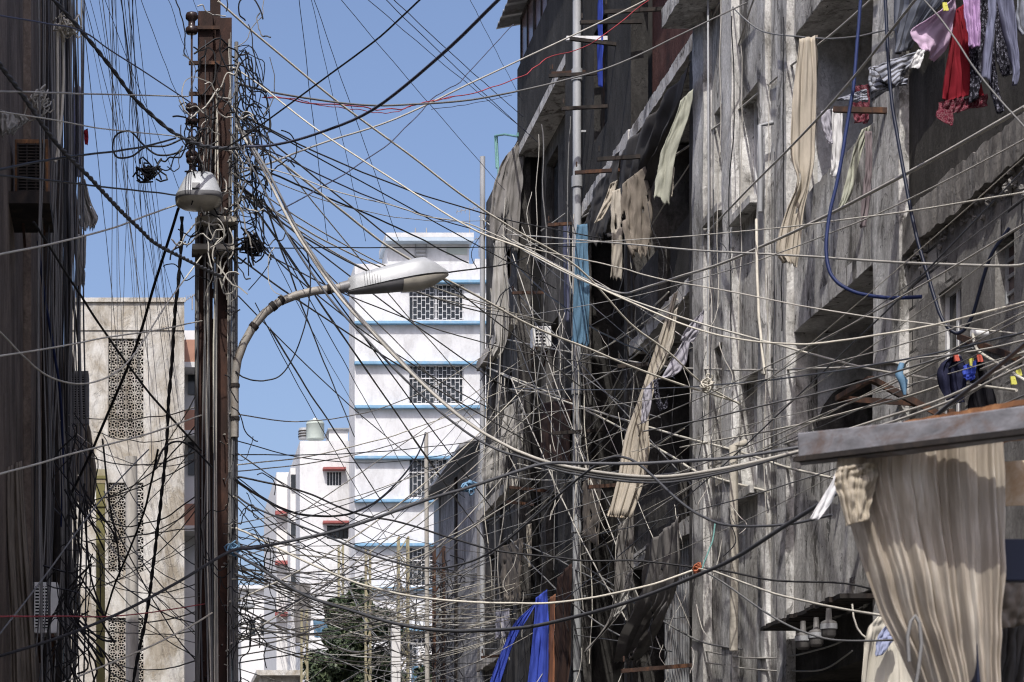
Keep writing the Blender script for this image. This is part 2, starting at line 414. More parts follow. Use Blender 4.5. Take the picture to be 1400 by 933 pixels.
# drainpipe with collars
d = MB(); d.tube([(6.86,34.95,0), (6.86,34.95,17.6), (6.9,35.0,17.9), (7.0,35.1,18.05)], .068, 12)
for z in (5.2,7.4,9.6,11.2,12.9,14.6,15.9,16.6): d.lathe((6.86,34.95,z), [(.068,-.09),(.088,-.09),(.088,.09),(.068,.09)], 12)
for z in (6.3,8.5,10.4,13.7,15.2): d.box(6.86, 7.0, 34.93, 34.97, z-.015, z+.015)
d.build('drainpipe', M['pipe'], B)
# vertical trim: bleached strips between bays that catch the sun
for y, x in ((31.72,6.93),(35.1,6.94),(27.9,6.93)):
    t_ = MB(); t_.box(x, 7.1, y-.1, y+.1, 3.0, 12.3); t_.build('wall_strip', PR, B)
# projecting rusty angle-iron brackets (drying-rack arms), each its own part
for (px, py, L, m) in ((815,100,.75,'dark_steel'),(800,98,.55,'rust'),(842,62,.7,'dark_steel'),(868,30,.8,'dark_steel'),(905,12,.8,'dark_steel'),
                    (850,232,.7,'rust'),(905,212,.9,'dark_steel'),(738,400,.5,'rust'),(790,305,.5,'rust'),(815,588,.7,'dark_steel'),
                    (925,495,.8,'dark_steel'),(742,672,.6,'rust'),(722,690,.4,'rust'),(955,908,1.0,'rust'),(700,895,.6,'rust'),(880,660,.8,'rust'),(830,145,.7,'dark_steel')):
    p = WX(px, py, 7.0); q = MB(); q.bar(p+Vector((.1,0,0)), p+Vector((-L,-.1*L,.05*L*((px*7)%5-2))), .045, .05); q.bar(p+Vector((-L*.97,-.1*L,.02)), p+Vector((-L*.97,-.1*L,.09)), .02, .02)
    q.build('bracket', M[m], B)
# white painted bar
p = WX(828,53,7.0); q = MB(); q.bar(p+Vector((.1,0,0)), p+Vector((-.6,0,0)), .06, .06); q.build('bracket', M['white_paint'], B)

# ================================================================ stained concrete building with loggias
S = thing('apartment_building', 'stained pale concrete apartment building with a recessed loggia and crumbling floor edge', 'building', (7.5,21,0))
ops = [(24.98,25.85,9.55,10.9), (24.98,25.85,6.25,7.6), (26.4,27.05,9.9,11.2), (26.4,27.05,6.6,8.3), (24.98,25.85,12.6,13.6)]
w = MB(); wall_x(w, 7.0, 23.7, 27.7, 3.9, 14.2, ops, .25); w.build('street_wall', LR, S)
for k, (a, b, c, d_) in enumerate(ops):
    if k != 3: window_x(S, 7.16, a, b, c, d_, M['white_paint'] if k < 2 else M['galv'], M['glass'], 2, 1, .045)
    else:
        q = MB(); q.box(7.2, 7.24, a, b, c, d_); q.build('window', M['void'], S)
for k, (y0, y1, x) in enumerate(((27.15,27.7,6.88),(25.9,26.35,6.9),(24.6,24.93,6.93),(23.69,24.05,6.9))):
    p = MB(); rr = []
    rnd = random.Random(k)
    for i in range(41):
        z = 3.88 + 10.3*i/40; j = rnd.uniform(0,.025)
        rr.append([(x+j, y0+j, z),(x+j*.7, y1-j, z),(7.01, y1, z),(7.01, y0, z)])
    p.loft(rr, True, True); p.build('pilaster', M['pier_render'], S)
for a, b, z in ((24.95,25.88,9.55),(24.95,25.88,6.25),(26.37,27.1,9.9)):
    p = MB(); p.box(6.86, 7.05, a, b, z-.09, z); p.build('sill', M['pier_render'], S)
# loggia stack
for k, z in enumerate((4.55, 7.67, 10.85, 14.0)):
    s = MB(); jag_edge(s, 6.99, 8.6, 20.9, 23.72, z, z+.2, 30, .02, 40+k); s.build('floor_slab', M['soffit'], S)
p = MB()
for z0, z1 in ((4.75,6.15),(7.87,9.02),(11.05,12.2)): 
    p = MB(); rr = []
    for i in range(25):
        y = 21.0 + 2.69*i/24; rnd = random.Random(i*7+int(z0)); j = rnd.uniform(0,.012)
        rr.append([(6.985+j, y, z0-.195),(6.985+j, y, z1+rnd.uniform(-.02,.02)),(7.13, y, z1),(7.13, y, z0-.195)])
    p.loft(rr, True, True); p.build('parapet', LR, S)
w = MB(); w.box(7.02, 8.6, 23.72, 23.95, 3.9, 14.1); w.build('loggia_side_wall', M['slate_wall'], S)
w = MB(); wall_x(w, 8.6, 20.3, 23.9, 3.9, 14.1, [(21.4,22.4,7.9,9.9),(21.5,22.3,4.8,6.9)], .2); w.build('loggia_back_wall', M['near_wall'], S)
arch = MB(); arch.box(7.25, 8.4, 23.705, 23.718, 4.75, 6.6); arch.lathe((7.82,23.712,6.6), [(.0,-.006),(.575,-.006),(.575,.006),(.0,.006)], 24, 'y')
arch.build('doorway', PR, S)
p = MB(); rr = []
for i in range(41):
    z = 3.2 + 11*i/40; rnd = random.Random(90+i); j = rnd.uniform(0,.02)
    rr.append([(6.94+j, 20.25+j, z),(6.94+j, 21.0, z),(8.6, 21.0, z),(8.6, 20.25, z)])
p.loft(rr, True, True); p.build('pier', M['pier_render'], S)
# near wall: dull render above the broken floor edge, bare blocks below
w = MB(); wall_x(w, 7.04, 11, 20.248, 7.9, 14.1, [(13,14.5,9,11)], .25); w.build('upper_wall', M['near_wall'], S)
ops = [(18.95,19.5,5.5,6.95), (17.8,18.2,6.45,7.0), (14,15.4,5,6.8)]
w = MB(); wall_x(w, 7.04, 11, 20.248, 2.9, 7.62, ops, .25); w.build('block_wall', M['block_wall'], S)
window_x(S, 7.1, 18.95, 19.5, 5.5, 6.95, M['white_paint'], M['glass'], 2, 2, .04)
window_x(S, 7.12, 17.8, 18.2, 6.45, 7.0, M['pipe'], M['pink_glass'], 1, 4, .03)
for o in ((14,15.4,5,6.8),): window_x(S, 7.12, *o, M['dark_steel'], M['glass'], 2, 2)
s = MB(); jag_edge(s, 6.955, 7.3, 11, 20.24, 7.5, 7.86, 90, .075, 61); s.build('floor_edge', M['floor_edge'], S)
# crumbled lumps under the edge
rnd = random.Random(12); lm = MB()
for i in range(90):
    y = rnd.uniform(16.4,20.2); z = 7.5 - abs(rnd.gauss(0,.10)) - .01; r = rnd.uniform(.015,.055); c = Vector((rnd.uniform(7.0,7.05), y, z)); s0 = rnd.uniform(0,90)
    ng, nh = 9, 6; vs = []
    for a in range(nh+1):
        for b in range(ng):
            d = Vector((math.sin(math.pi*a/nh)*math.cos(2*math.pi*b/ng), math.sin(math.pi*a/nh)*math.sin(2*math.pi*b/ng), math.cos(math.pi*a/nh)))
            vs.append(c + Vector((d.x*.7, d.y, d.z*.75))*r*(1+.7*mnoise.noise(d*1.6+Vector((s0,0,0)))))
    lm.add(vs, [(a*ng+b, a*ng+(b+1)%ng, (a+1)*ng+(b+1)%ng, (a+1)*ng+b) for a in range(nh) for b in range(ng)])
tag(lm.build('crumbling_render', M['block_wall'], S), kind='stuff')
# ground storey: dark open shop under a small eave
w = MB(); w.box(8.9, 9.1, 11, 27.7, 0, 3.9); w.build('shop_back_wall', M['room'], S)
w = MB(); w.box(7.0, 8.9, 27.45, 27.69, 0, 3.88); w.box(7.0, 7.3, 20.3, 20.9, 0, 3.2); w.box(7.0, 7.3, 25.6, 26.0, 0, 3.9); w.build('shop_pier', M['dark_render_pale'], S)
lin = MB(); lin.box(7.012, 8.9, 20.3, 25.6, 3.9, 4.54); lin.build('lintel', M['near_wall'], S)
ev = MB(); rnd = random.Random(5)
for i in range(21):
    y = 20.9 + i*.13; ev.box(6.6+rnd.uniform(-.02,.02), 7.0, y, y+.118, 4.42+rnd.uniform(0,.015), 4.46+rnd.uniform(0,.02))
ev.build('eave_tile', M['dark_steel'], S)
core = MB(); core.box(9.12, 15, 11, 27.69, 0, 14.0); core.build('core', M['room'], S)
# rusty bracket frames in the loggia
for pts in (((1145,545),(1190,518),(1255,552),(1145,545)), ((1210,528),(1300,575),(1300,560)), ((1312,460),(1400,492)), ((1140,150),(1228,152)), ((1228,150),(1228,130))):
    q = MB()
    for a, b in zip(pts, pts[1:]): q.bar(WX(a[0],a[1],6.55+.5*(a[0]>1220)), WX(b[0],b[1],6.55+.5*(b[0]>1220)), .05, .05)
    q.build('bracket', M['rust'], S)
# conduit pipes on the stained wall
for px, y0, y1, r in ((1039,172,290,.028),(1003,610,890,.05),(968,0,500,.014)):
    q = MB(); X = 6.82; Y = YX(px, X); q.tube([W(px,y1,Y), W(px+1,(y0+y1)/2,Y), W(px,y0,Y), W(px+3,y0-4,Y)+Vector((.12,.0,.0))], r, 8); q.build('conduit', M['pipe'] if r < .03 else M['timber'], S)

# ================================================================ patched low building, hung with grey sheeting
T = thing('patched_building', 'tall narrow patched building covered with torn grey sheeting and drop wires', 'building', (8,43,0))
ops = [(42.1,43.1,13.4,14.8),(43.6,44.5,10.4,11.9),(42.0,43.0,9.6,11.6),(42.0,43.2,6.4,8.4),(43.8,44.7,7.0,8.4)]
w = MB(); wall_x(w, 7.0, 41.402, 45.2, 0, 15.75, ops, .25); w.build('wall', M['dark_render_pale'], T)
for o in ops: window_x(T, 7.14, *o, M['dark_steel'], M['glass'], 2, 2)
w = MB(); w.box(6.93, 7.5, 45.21, 46.0, 0, 9.4); w.build('pilaster', M['stone_wall'], T)
w = MB(); w.box(6.95, 7.2, 43.1, 43.5, 0, 15.5); w.build('pilaster', PR, T)
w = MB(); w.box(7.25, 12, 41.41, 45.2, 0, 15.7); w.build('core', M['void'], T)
w = MB(); w.tube([(6.88,44.9,0),(6.88,44.9,16.6)], .055, 8); w.build('post', M['pipe'], T)
for z in (12.4, 9.3, 6.2):
    s = MB(); jag_edge(s, 6.8, 7.2, 41.42, 45.2, z-.12, z+.06, 20, .05, int(z)); s.build('ledge', M['stone_wall'], T)

# ================================================================ narrow grey house beyond
G = thing('grey_house', 'narrow slate grey house with a sloping roof edge beyond the patched building', 'house', (8,49,0))
w = MB(); w.box(6.98, 12, 46.1, 52.5, 0, 10.9); w.build('wall', M['house_grey'], G)
w = MB(); w.box(6.93, 7.2, 52.0, 52.9, 0, 11.0); w.build('pilaster', M['pipe'], G)
w = MB(); w.box(6.93, 7.2, 49.2, 49.4, 0, 10.85); w.build('downpipe', M['dark_steel'], G)
rf = MB(); rf.add([(6.55,45.9,10.92),(6.55,52.7,10.92),(9.5,52.7,12.2),(9.5,45.9,12.2),(6.55,45.9,10.84),(6.55,52.7,10.84),(9.5,52.7,12.12),(9.5,45.9,12.12)],
       [(0,1,2,3),(7,6,5,4),(0,4,5,1),(1,5,6,2),(2,6,7,3),(3,7,4,0)]); rf.build('roof', M['galv'], G)

# ================================================================ brown building across the street
L = thing('brown_building', 'shaded brown building wall running close beside the viewer, strung with black cables', 'building', (-2,22,0))
ops = [(19,20,9,10.8),(24,25.2,6,8),(27.5,29,11,13),(20,21.5,5,6.6)]
w = MB(); wall_x(w, -1.5, 8, 33, 0, 15, [], .2)
w = MB(); w.box(-1.75, -1.25, 8, 33, 0, 15); w.box(-8, -1.751, 8.002, 33.6, 0, 15.2); w.build('wall', M['brown_wall'], L)
for y, z in ((22.3,3),(26.0,3),(30,3)):
    q = MB(); q.box(-1.249, -1.17, y, y+.35, 0, 14.9); q.build('pilaster', M['brown_wall'], L)
for k, (y, r) in enumerate(((24.6,.05),(25.0,.035),(27.6,.06),(31.2,.05))):
    q = MB(); q.tube([(-1.12,y,0),(-1.12,y,14.8)], r, 8); q.build('drainpipe', M['dgrey'] if k % 2 else M['dark_steel'], L)
for z in (6.4, 9.6, 12.6):
    bal = MB(); bal.box(-1.75, -1.12, 33.05, 37.5, z, z+.2); bal.build('balcony_slab', M['brown_wall'], L)
w = MB(); w.box(-6, -1.55, 33.602, 38, 0, 14.4); w.build('rear_wall', M['brown_wall'], L)
fr = MB()
for y in (33.2, 37.3):
    fr.bar((-1.14,y,9.8),(-1.14,y,12.6),.05,.05)
for z in (10.8, 11.9): fr.bar((-1.14,33.2,z),(-1.14,37.3,z),.04,.04)
fr.build('balcony_frame', M['dark_steel'], L)

# ================================================================ beige building with breeze-block screens
E = thing('beige_building', 'stained beige building end wall with tall breeze-block stair screens', 'building', (-.3,47.5,0))
def zz(y, Y): return ZC + (VY-y)*Y/F
def xx(x, Y): return (x-VX)*Y/F
Y0 = 47.0
x0, x1 = xx(88,Y0), xx(252,Y0); sx0, sx1 = xx(148,Y0), xx(196,Y0)
panels = [(zz(599,Y0), zz(463,Y0)), (zz(782,Y0), zz(660,Y0)), (zz(985,Y0), zz(845,Y0)), (2.2,4.0)]
w = MB(); top = zz(413,Y0)
w.box(x0, sx0, Y0, Y0+.25, 0, top); w.box(sx1, x1, Y0, Y0+.25, 0, top)
zs = [0] + sorted(v for p in panels for v in p) + [top]
for a, b in zip(zs[::2], zs[1::2]): w.box(sx0+.0001, sx1-.0001, Y0+.002, Y0+.248, a, b)
w.box(x0, x1-.002, Y0+.25, Y0+7, 0, top-.002)
w.build('wall', M['beige_wall'], E)
q = MB(); q.box(x0-.03, x1+.03, Y0-.05, Y0-.001, zz(413,Y0)-.01, zz(413,Y0)+.08); q.build('coping', M['beige_wall'], E)
q = MB(); jag_edge(q, 0, 1, 0, 1, 0, 1, 1, 0, 1); q = MB(); q.box(x0, x1, Y0-.025, Y0-.001, zz(452,Y0), zz(446,Y0)); q.build('string_course', M['beige_wall'], E)
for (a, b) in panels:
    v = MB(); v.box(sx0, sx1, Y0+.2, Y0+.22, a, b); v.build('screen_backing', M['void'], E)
    sc = MB(); nx = 4; cw = (sx1-sx0)/nx; nz = max(1, round((b-a)/cw)); ch = (b-a)/nz
    for i in range(nx):
        for j in range(nz):
            cx = sx0 + (i+.5)*cw; cz = a + (j+.5)*ch; hx, hz = cw/2, ch/2; yy = Y0+.06
            def bb(p, q_, wd=.026, dd=.0): sc.bar((cx+p[0]*hx, yy+dd, cz+p[1]*hz), (cx+q_[0]*hx, yy+dd, cz+q_[1]*hz), .045, wd, (0,0,1) if abs(p[0]-q_[0]) > 1e-3 else (1,0,0))
            bb((-1,-.97),(1,-.97),.02); bb((-.97,-1),(-.97,1),.02)
            for sx in (-1,1):
                for sz in (-1,1):
                    bb((sx*.97,sz*.97),(sx*.36,sz*.36), .016, .003)
            for a1, a2 in (((-.36,-.36),(.36,-.36)),((.36,-.36),(.36,.36)),((.36,.36),(-.36,.36)),((-.36,.36),(-.36,-.36))): bb(a1, a2, .014, -.003)
            for a1, a2 in (((.36,0),(.97,0)),((-.97,0),(-.36,0)),((0,.36),(0,.97)),((0,-.97),(0,-.36))): bb(a1, a2, .012, .006)
    sc.build('breeze_block_screen', M['beige_wall'], E)
# orange balcony fronts at its far corner
for k, (ya, yb) in enumerate(((466,497),(562,590),(690,720))):
    q = MB(); q.box(xx(250,49), xx(276,49), 48.9, 49.2, zz(yb,49), zz(ya,49)); q.build('balcony_front', M['orange_panel'], E)
    q = MB(); q.box(xx(250,49)-.0, xx(278,49), 48.85, 50, zz(yb,49)-.12, zz(yb,49)-.002); q.build('balcony_slab', M['white_wall_old'], E)
q = MB(); q.box(x1-.004, xx(272,49.6), 49.6, 53, 0, zz(452,49.6)); q.build('side_wall', M['white_wall_old'], E)
window_y = None
for ya, yb in ((500,540),(600,650)):
    q = MB(); q.box(xx(257,49.6), xx(268,49.6), 49.57, 49.599, zz(yb,49.6), zz(ya,49.6)); q.build('window', M['glass'], E)

# ================================================================ white building with blue ledges
def grille_y(parent, Y, xa, xb, za, zb, name='window'):
    f = MB(); wd = .035
    f.box(xa, xb, Y-.05, Y-.01, zb-wd, zb); f.box(xa, xb, Y-.05, Y-.01, za, za+wd)
    for x in (xa, (xa+xb)/2-wd/2, xb-wd): f.box(x, x+wd, Y-.048, Y-.012, za+wd, zb-wd)
    zm = za + (zb-za)*.66; f.box(xa+wd, xb-wd, Y-.046, Y-.014, zm-wd/2, zm+wd/2)
    fr = f.build(name, M['white_paint'], parent)
    p = MB(); p.box(xa, xb, Y+.02, Y+.03, za, zb); g = p.build('pane', M['glass'], parent); g.parent = fr
    b = MB(); n = 13
    for i in range(1, n):
        x = xa + (xb-xa)*i/n; b.box(x-.007, x+.007, Y-.08, Y-.07, za, zb)
        for k in range(5):
            z = za + (zb-za)*((k + (.5 if i % 2 else 0))/5 + .05)
            if z < zb-.05: b.box(x, x+(xb-xa)/n, Y-.079, Y-.071, z, z+.018)
    gr = b.build('grille', M['white_paint'], parent); gr.parent = fr
    return fr
Wt = thing('white_building', 'tall white building with blue painted ledges and grilled windows facing the street', 'building', (10,80,0))
Yw = 79.0
xa, xb = xx(485,Yw), xx(700,Yw)
wins = [(559,632,388,438), (559,634,499,552), (561,634,627,681), (561,634,748,801), (561,634,862,915)]
w = MB()
wx0, wx1 = xx(559,Yw), xx(634,Yw)
w.box(xa, wx0, Yw, Yw+2.2, 0, zz(361,Yw)); w.box(wx1, xb, Yw, Yw+2.2, 0, zz(361,Yw))
edges = [0] + sorted(v for k in wins for v in (zz(k[3],Yw), zz(k[2],Yw))) + [zz(361,Yw)]
for a, b in zip(edges[::2], edges[1::2]): w.box(wx0, wx1, Yw+.0005, Yw+2.2, a, b)
w.box(wx0, wx1, Yw+.3, Yw+2.19, 1, zz(370,Yw))
w.build('wall', M['white_wall'], Wt)
for k in wins: grille_y(Wt, Yw+.12, wx0, wx1, zz(k[3],Yw), zz(k[2],Yw))
for k, y in enumerate((387,443,498,558,627,686,746,806,862)):
    q = MB(); x_s = xx(545,Yw) if k == 0 else xa-.02
    q.box(x_s, xb, Yw-.24, Yw-.001, zz(y,Yw)-.045, zz(y,Yw)+.05); q.build('ledge', M['blue_paint'], Wt)
q = MB(); q.box(xx(531,Yw), xx(643,Yw), Yw+.3, Yw+2.1, zz(361,Yw)-.05, zz(331,Yw)); q.build('penthouse', M['white_wall'], Wt)
q = MB(); q.box(xx(527,Yw), xx(647,Yw), Yw-.15, Yw+2.2, zz(326,Yw), zz(320,Yw)); q.build('penthouse_roof', M['white_wall'], Wt)
q = MB(); q.box(xx(527,Yw)+.002, xx(647,Yw)-.002, Yw-.148, Yw+2.2, zz(331,Yw), zz(326,Yw)-.002); q.build('roof_band', M['pale_band'], Wt)
q = MB(); q.box(xx(612,Yw), xx(640,Yw), Yw+.27, Yw+.3, zz(345,Yw), zz(335,Yw)); q.build('penthouse_window', M['tank'], Wt)
q = MB(); q.box(xx(650,Yw), xx(668,Yw), Yw+.1, Yw+2, zz(361,Yw), zz(353,Yw)); q.build('parapet', M['white_wall'], Wt)
for px in (568,583):
    q = MB(); q.tube([W(px,365,Yw+.25), W(px,312,Yw+.25)], .025, 6); q.build('roof_post', M['pipe'], Wt)
q = MB()
for i, pyy in enumerate((340,345,350,355)): q.tube([W(568,pyy,Yw+.25), W(583,pyy,Yw+.25)], .02, 6)
q.build('roof_ladder', M['pipe'], Wt)

# ================================================================ white house with red ledges
Hs = thing('white_house', 'lower white house with small windows under dull red ledges', 'house', (7,88,0))
Yh = 81.6
xa, xb, th = xx(410,Yh), xx(520,Yh), zz(603,Yh)
hw = [(447,467,645,664), (447,476,718,737)]
w = MB()
w.box(xa, xx(447,Yh), Yh, 95, 0, th); w.box(xx(476,Yh), xb, Yh, 95, 0, th)
w.box(xx(467,Yh), xx(476,Yh), Yh+.001, 95, zz(716,Yh), th)
zc_ = [0, zz(737,Yh), zz(718,Yh), zz(664,Yh), zz(645,Yh), th]
for a, b in zip(zc_[::2], zc_[1::2]): w.box(xx(447,Yh), xx(476,Yh)-.003, Yh+.002, 95, a, b)
w.box(xa+.1, xb-.1, Yh+.3, 94.8, 1, th-.2)
w.build('wall', M['white_wall'], Hs)
for a, b, c, d_ in hw:
    q = MB(); q.box(xx(a,Yh), xx(b,Yh), Yh+.15, Yh+.2, zz(d_,Yh), zz(c,Yh)); fo = q.build('window', M['glass'], Hs)
    q = MB()
    for i in range(6):
        x = xx(a,Yh) + (xx(b,Yh)-xx(a,Yh))*i/5; q.box(x-.01, x+.01, Yh+.05, Yh+.07, zz(d_,Yh), zz(c,Yh))
    q.build('bar', M['white_paint'] if c < 700 else M['dark_steel'], Hs)
    q = MB(); q.box(xx(a-6,Yh), xx(b+5,Yh), Yh-.35, Yh-.001, zz(c-1,Yh), zz(c-4,Yh)); q.build('ledge', M['red_paint'], Hs)
# long side wall stepping back down the street
w = MB(); w.box(xx(397,84), xa+.2, 84, 95.2, 0, zz(640,84)); w.build('side_wing', M['white_wall_old'], Hs)
q = MB(); q.box(xx(378,86), xx(398,86), 86, 95.1, 0, zz(646,86)); q.build('side_wing', M['white_wall_old'], Hs)
for yy_ in (700,768,838):
    q = MB(); q.box(xx(376,85.9), xx(398,85.9), 85.6, 85.999, zz(yy_+5,85.9), zz(yy_,85.9)); q.build('ledge', M['red_paint'], Hs)
for yy_ in (650,715,785):
    q = MB(); q.box(xx(393,85.9), xx(405,83.9), 83.85, 83.99, zz(yy_+18,84), zz(yy_,84)); q.build('window', M['glass'], Hs)

# water tank on its roof
def lathe_thing(name, label, cat, base, prof, m, n=20):
    t_ = thing(name, label, cat, base); 
    q = MB(); q.lathe(base, prof, n); q.build('body', m, t_); return t_
Yt = 83.0; base = W(431,601,Yt); 
tk = lathe_thing('water_tank', 'pale green cylindrical water tank on the white house roof', 'water tank', base, [(0,0),(.34,0),(.34,.55),(.35,.56),(.34,.58),(.34,.62),(.26,.70),(.08,.75),(0,.75)], M['tank'])
q = MB(); q.lathe(base+Vector((0,0,.75)), [(0,0),(.09,0),(.09,.05),(0,.06)], 12); q.build('lid', M['white_paint'], tk)
base = W(416,601,Yt+1); t2 = lathe_thing('water_tank', 'short dark banded water tank half hidden behind the pale green tank', 'water tank', base, [(0,0),(.22,0),(.22,.3),(.2,.42),(.0,.46)], M['pipe'])
q = MB()
for z in (.1,.2,.3): q.lathe(base+Vector((0,0,z)), [(.22,-.02),(.235,-.02),(.235,.02),(.22,.02)], 16)
q.build('band', M['dark_steel'], t2)
# rooftop block to the side of the tanks
t3 = thing('roof_cabin', 'low white roof cabin behind the water tank', 'cabin', W(462,601,Yt))
q = MB(); q.box(xx(450,Yt), xx(476,Yt), Yt, Yt+1.5, th-.01, zz(588,Yt)); q.build('wall', M['white_wall_old'], t3)
q = MB(); q.box(xx(448,Yt), xx(478,Yt), Yt-.1, Yt+1.6, zz(588,Yt), zz(586,Yt)); q.build('roof', M['pipe'], t3)

# far white house and low roof at the end of the street
Fh = thing('far_house', 'sunlit white house seen low at the far end of the street', 'house', (6,116,0))
q = MB(); q.box(xx(330,115), xx(385,115), 115, 124, 0, zz(806,115)); q.build('wall', M['white_wall_old'], Fh)
q = MB(); q.box(xx(327,115), xx(388,115), 114.7, 124.3, zz(806,115), zz(801,115)); q.build('roof', M['white_wall'], Fh)
for a in (340,356): 
    q = MB(); q.box(xx(a,115), xx(a+9,115), 114.95, 114.999, zz(868,115), zz(848,115)); q.build('window', M['glass'], Fh)
Fh = thing('low_house', 'low house with a tan roof under the wires at the street end', 'house', (5,70,0))
q = MB(); q.box(xx(356,70), xx(412,70), 70, 76, 0, zz(925,70)); q.build('wall', M['stone_wall'], Fh)
q = MB(); q.box(xx(350,70), xx(418,70), 69.6, 76, zz(925,70), zz(918,70)); q.build('roof', M['beige_wall'], Fh)
# ================================================================ rusty steel utility pole
YP = 22.0
def px2(x, Y=YP): return (x-VX)*Y/F
P = thing('utility_pole', 'tall rusty brown steel utility pole of two channels wrapped in cables', 'pole', (px2(293),22.1,0))
def channel(x0, x1, z1, y0=22.0, d=.2, t=.02):
    q = MB(); q.box(x0, x1, y0, y0+t, 0, z1); q.box(x0, x0+t, y0+t, y0+d, 0, z1); q.box(x1-t, x1, y0+t, y0+d, 0, z1)
    return q
def zp(y): return zz(y, YP)
channel(px2(271), px2(291), zp(15)).build('channel', M['pole_steel'], P, .004)
channel(px2(295), px2(317), zp(24)).build('channel', M['pole_steel'], P, .004)
q = MB(); q.box(px2(288), px2(302), 22.08, 22.2, zp(300), zp(-40)); q.build('top_post', M['pole_steel'], P, .004)
q = MB(); q.box(px2(274), px2(314), 22.17, 22.19, 0, zp(430)); q.build('web', M['dark_steel'], P)
q = MB()
for i in range(14):
    z = zp(930 - i*66); q.box(px2(276), px2(313), 22.14, 22.165, z, z+.09)
q.build('batten', M['pole_steel'], P)
for y in (40, 88, 130):
    q = MB(); q.bar((px2(258),21.97,zp(y)), (px2(300),21.97,zp(y)), .03, .035); q.build('crossarm', M['rust'], P)
for y0, x in ((26,262),(150,262),(196,262),(222,263)):
    q = MB(); z = zp(y0+9); h = .2
    q.lathe((px2(x),21.95,z-.1), [(0,0),(.055,0),(.062,.02),(.062,.05),(.035,.075),(.035,.125),(.062,.15),(.062,.18),(.055,.2),(0,.2)], 14)
    q.build('insulator', M['insul'], P)
q = MB(); q.bar((px2(262),21.95,zp(20)), (px2(262),21.95,zp(250)), .02, .02); q.build('insulator_rod', M['rust'], P)
for (a, b, y0, y1) in ((268,322,308,316), (262,319,345,353)):
    q = MB(); q.box(px2(a), px2(b), 21.7, 21.985, zp(y1), zp(y0)); q.build('clamp_timber', M['timber'], P, .006)
for x, y0, y1, r in ((323,60,933,.02),(269,300,960,.018),(320,420,960,.022),(296,300,960,.012)):
    q = MB(); q.tube([(px2(x),21.95,zp(y1)), (px2(x-1),21.95,zp((y0+y1)/2)), (px2(x),21.96,zp(y0))], r, 8); q.build('conduit', M['grey'] if x != 296 else M['pale'], P)

# small lamp on the pole
Lp = thing('street_lamp', 'short grey trapezoid street lamp fixed to the rusty pole facing out', 'street lamp', (px2(288),21.9,zp(350)))
def ring_px(y, xl, xr, dy, Yc=21.5, n=20, sq=.6):
    cx, rx = (px2(xl,Yc)+px2(xr,Yc))/2, (px2(xr,Yc)-px2(xl,Yc))/2; z = zz(y, Yc); out = []
    for k in range(n):
        a = 2*math.pi*k/n; c, s_ = math.cos(a), math.sin(a)
        c = math.copysign(abs(c)**sq, c); s_ = math.copysign(abs(s_)**sq, s_)
        out.append((cx+rx*c, Yc+dy*s_, z))
    return out
q = MB(); q.loft([ring_px(240,262,286,.10), ring_px(241,256,291,.14), ring_px(246,252,295,.17), ring_px(266,242,302,.23), ring_px(270,240,304,.24)], True, True); q.build('lamp_head', M['lamp'], Lp)
q = MB(); q.loft([ring_px(270.2,239.5,304.5,.245), ring_px(274,239.5,304.5,.245), ring_px(277,241,303,.24)], True, True); q.build('rim', M['lamp_dark'], Lp)
q = MB(); q.loft([ring_px(277,242,302,.235), ring_px(281,248,297,.2), ring_px(284,256,289,.14), ring_px(285.5,264,280,.06)], True, True); q.build('lens', M['lens'], Lp)
q = MB(); yy = 21.5-.205
q.prism([W(262,250,yy-.01), W(273,250,yy-.01), W(273,257,yy-.045), W(262,257,yy-.045)], (0,-.006,0)); q.build('plate', M['lamp_dark'], Lp)
q = MB(); q.tube([(px2(292),21.62,zz(280,21.6)), (px2(292),21.82,zp(300)), (px2(291),21.88,zp(312)), (px2(290),21.88,zp(352))], [.055,.05,.045,.042], 12); q.build('arm', M['pipe'], Lp)

# cobra-head lamp on the curved arm
Lc = thing('street_lamp', 'long grey cobra-head street lamp on a curved arm before the white building', 'street lamp', (px2(321),21.9,zp(600)))
Ya = 21.85
arm = [(321,598),(321,560),(321,520),(325,492),(333,470),(346,447),(362,428),(382,413),(405,404),(430,398),(455,395),(478,392)]
q = MB(); q.tube([W(x,y,Ya-.0*i) for i,(x,y) in enumerate(arm)], [.04]*3+[.042]*9, 12); q.build('arm', M['lamp_arm'], Lc)
for a_, b_ in (((345,449),(349,444)),((371,421),(376,417)),((383,412),(388,409)),((447,396),(452,395.5)),((321,575),(321,570)),((321,530),(321,525))):
    q = MB(); q.tube([W(*a_,Ya), W(*b_,Ya)], .05, 10); q.build('arm_band', M['dark_steel'], Lc)
# body from stations along its length: px x, y_top, y_seam, y_bot, half width (m)
st = [(476,380,399,401,.06),(486,375.5,397,401.5,.10),(508,369.5,392.8,400.5,.14),(530,364,388.5,399,.17),(550,358.8,385,397,.19),(566,354.5,382,396,.195),(579,352.5,379.5,394,.18),(593,359,377,388,.15),(605,367,375,380.5,.10),(613,372,373.6,375,.04)]
up, lo = [], []
for x, t_, m_, b_, hw_ in st:
    zt, zm, zb = zz(t_,Ya), zz(m_,Ya), zz(b_,Ya); X = px2(x,Ya); ru = []; rl = []
    for k in range(9):
        a = math.pi*k/8; ru.append((X, Ya - hw_*.8*math.cos(a), zm + (zt-zm)*math.sin(a)**.5))
    for k in range(9):
        a = math.pi*k/8; rl.append((X, Ya - hw_*.75*math.cos(a), zm - .006 - (zm-zb)*math.sin(a)**.7))
    up.append(ru); lo.append(rl)
q = MB(); q.loft(up, True, True); q.build('lamp_head', M['lamp'], Lc)
q = MB(); q.loft(lo[:6], True, True); q.build('gear_tray', M['lamp_dark'], Lc)
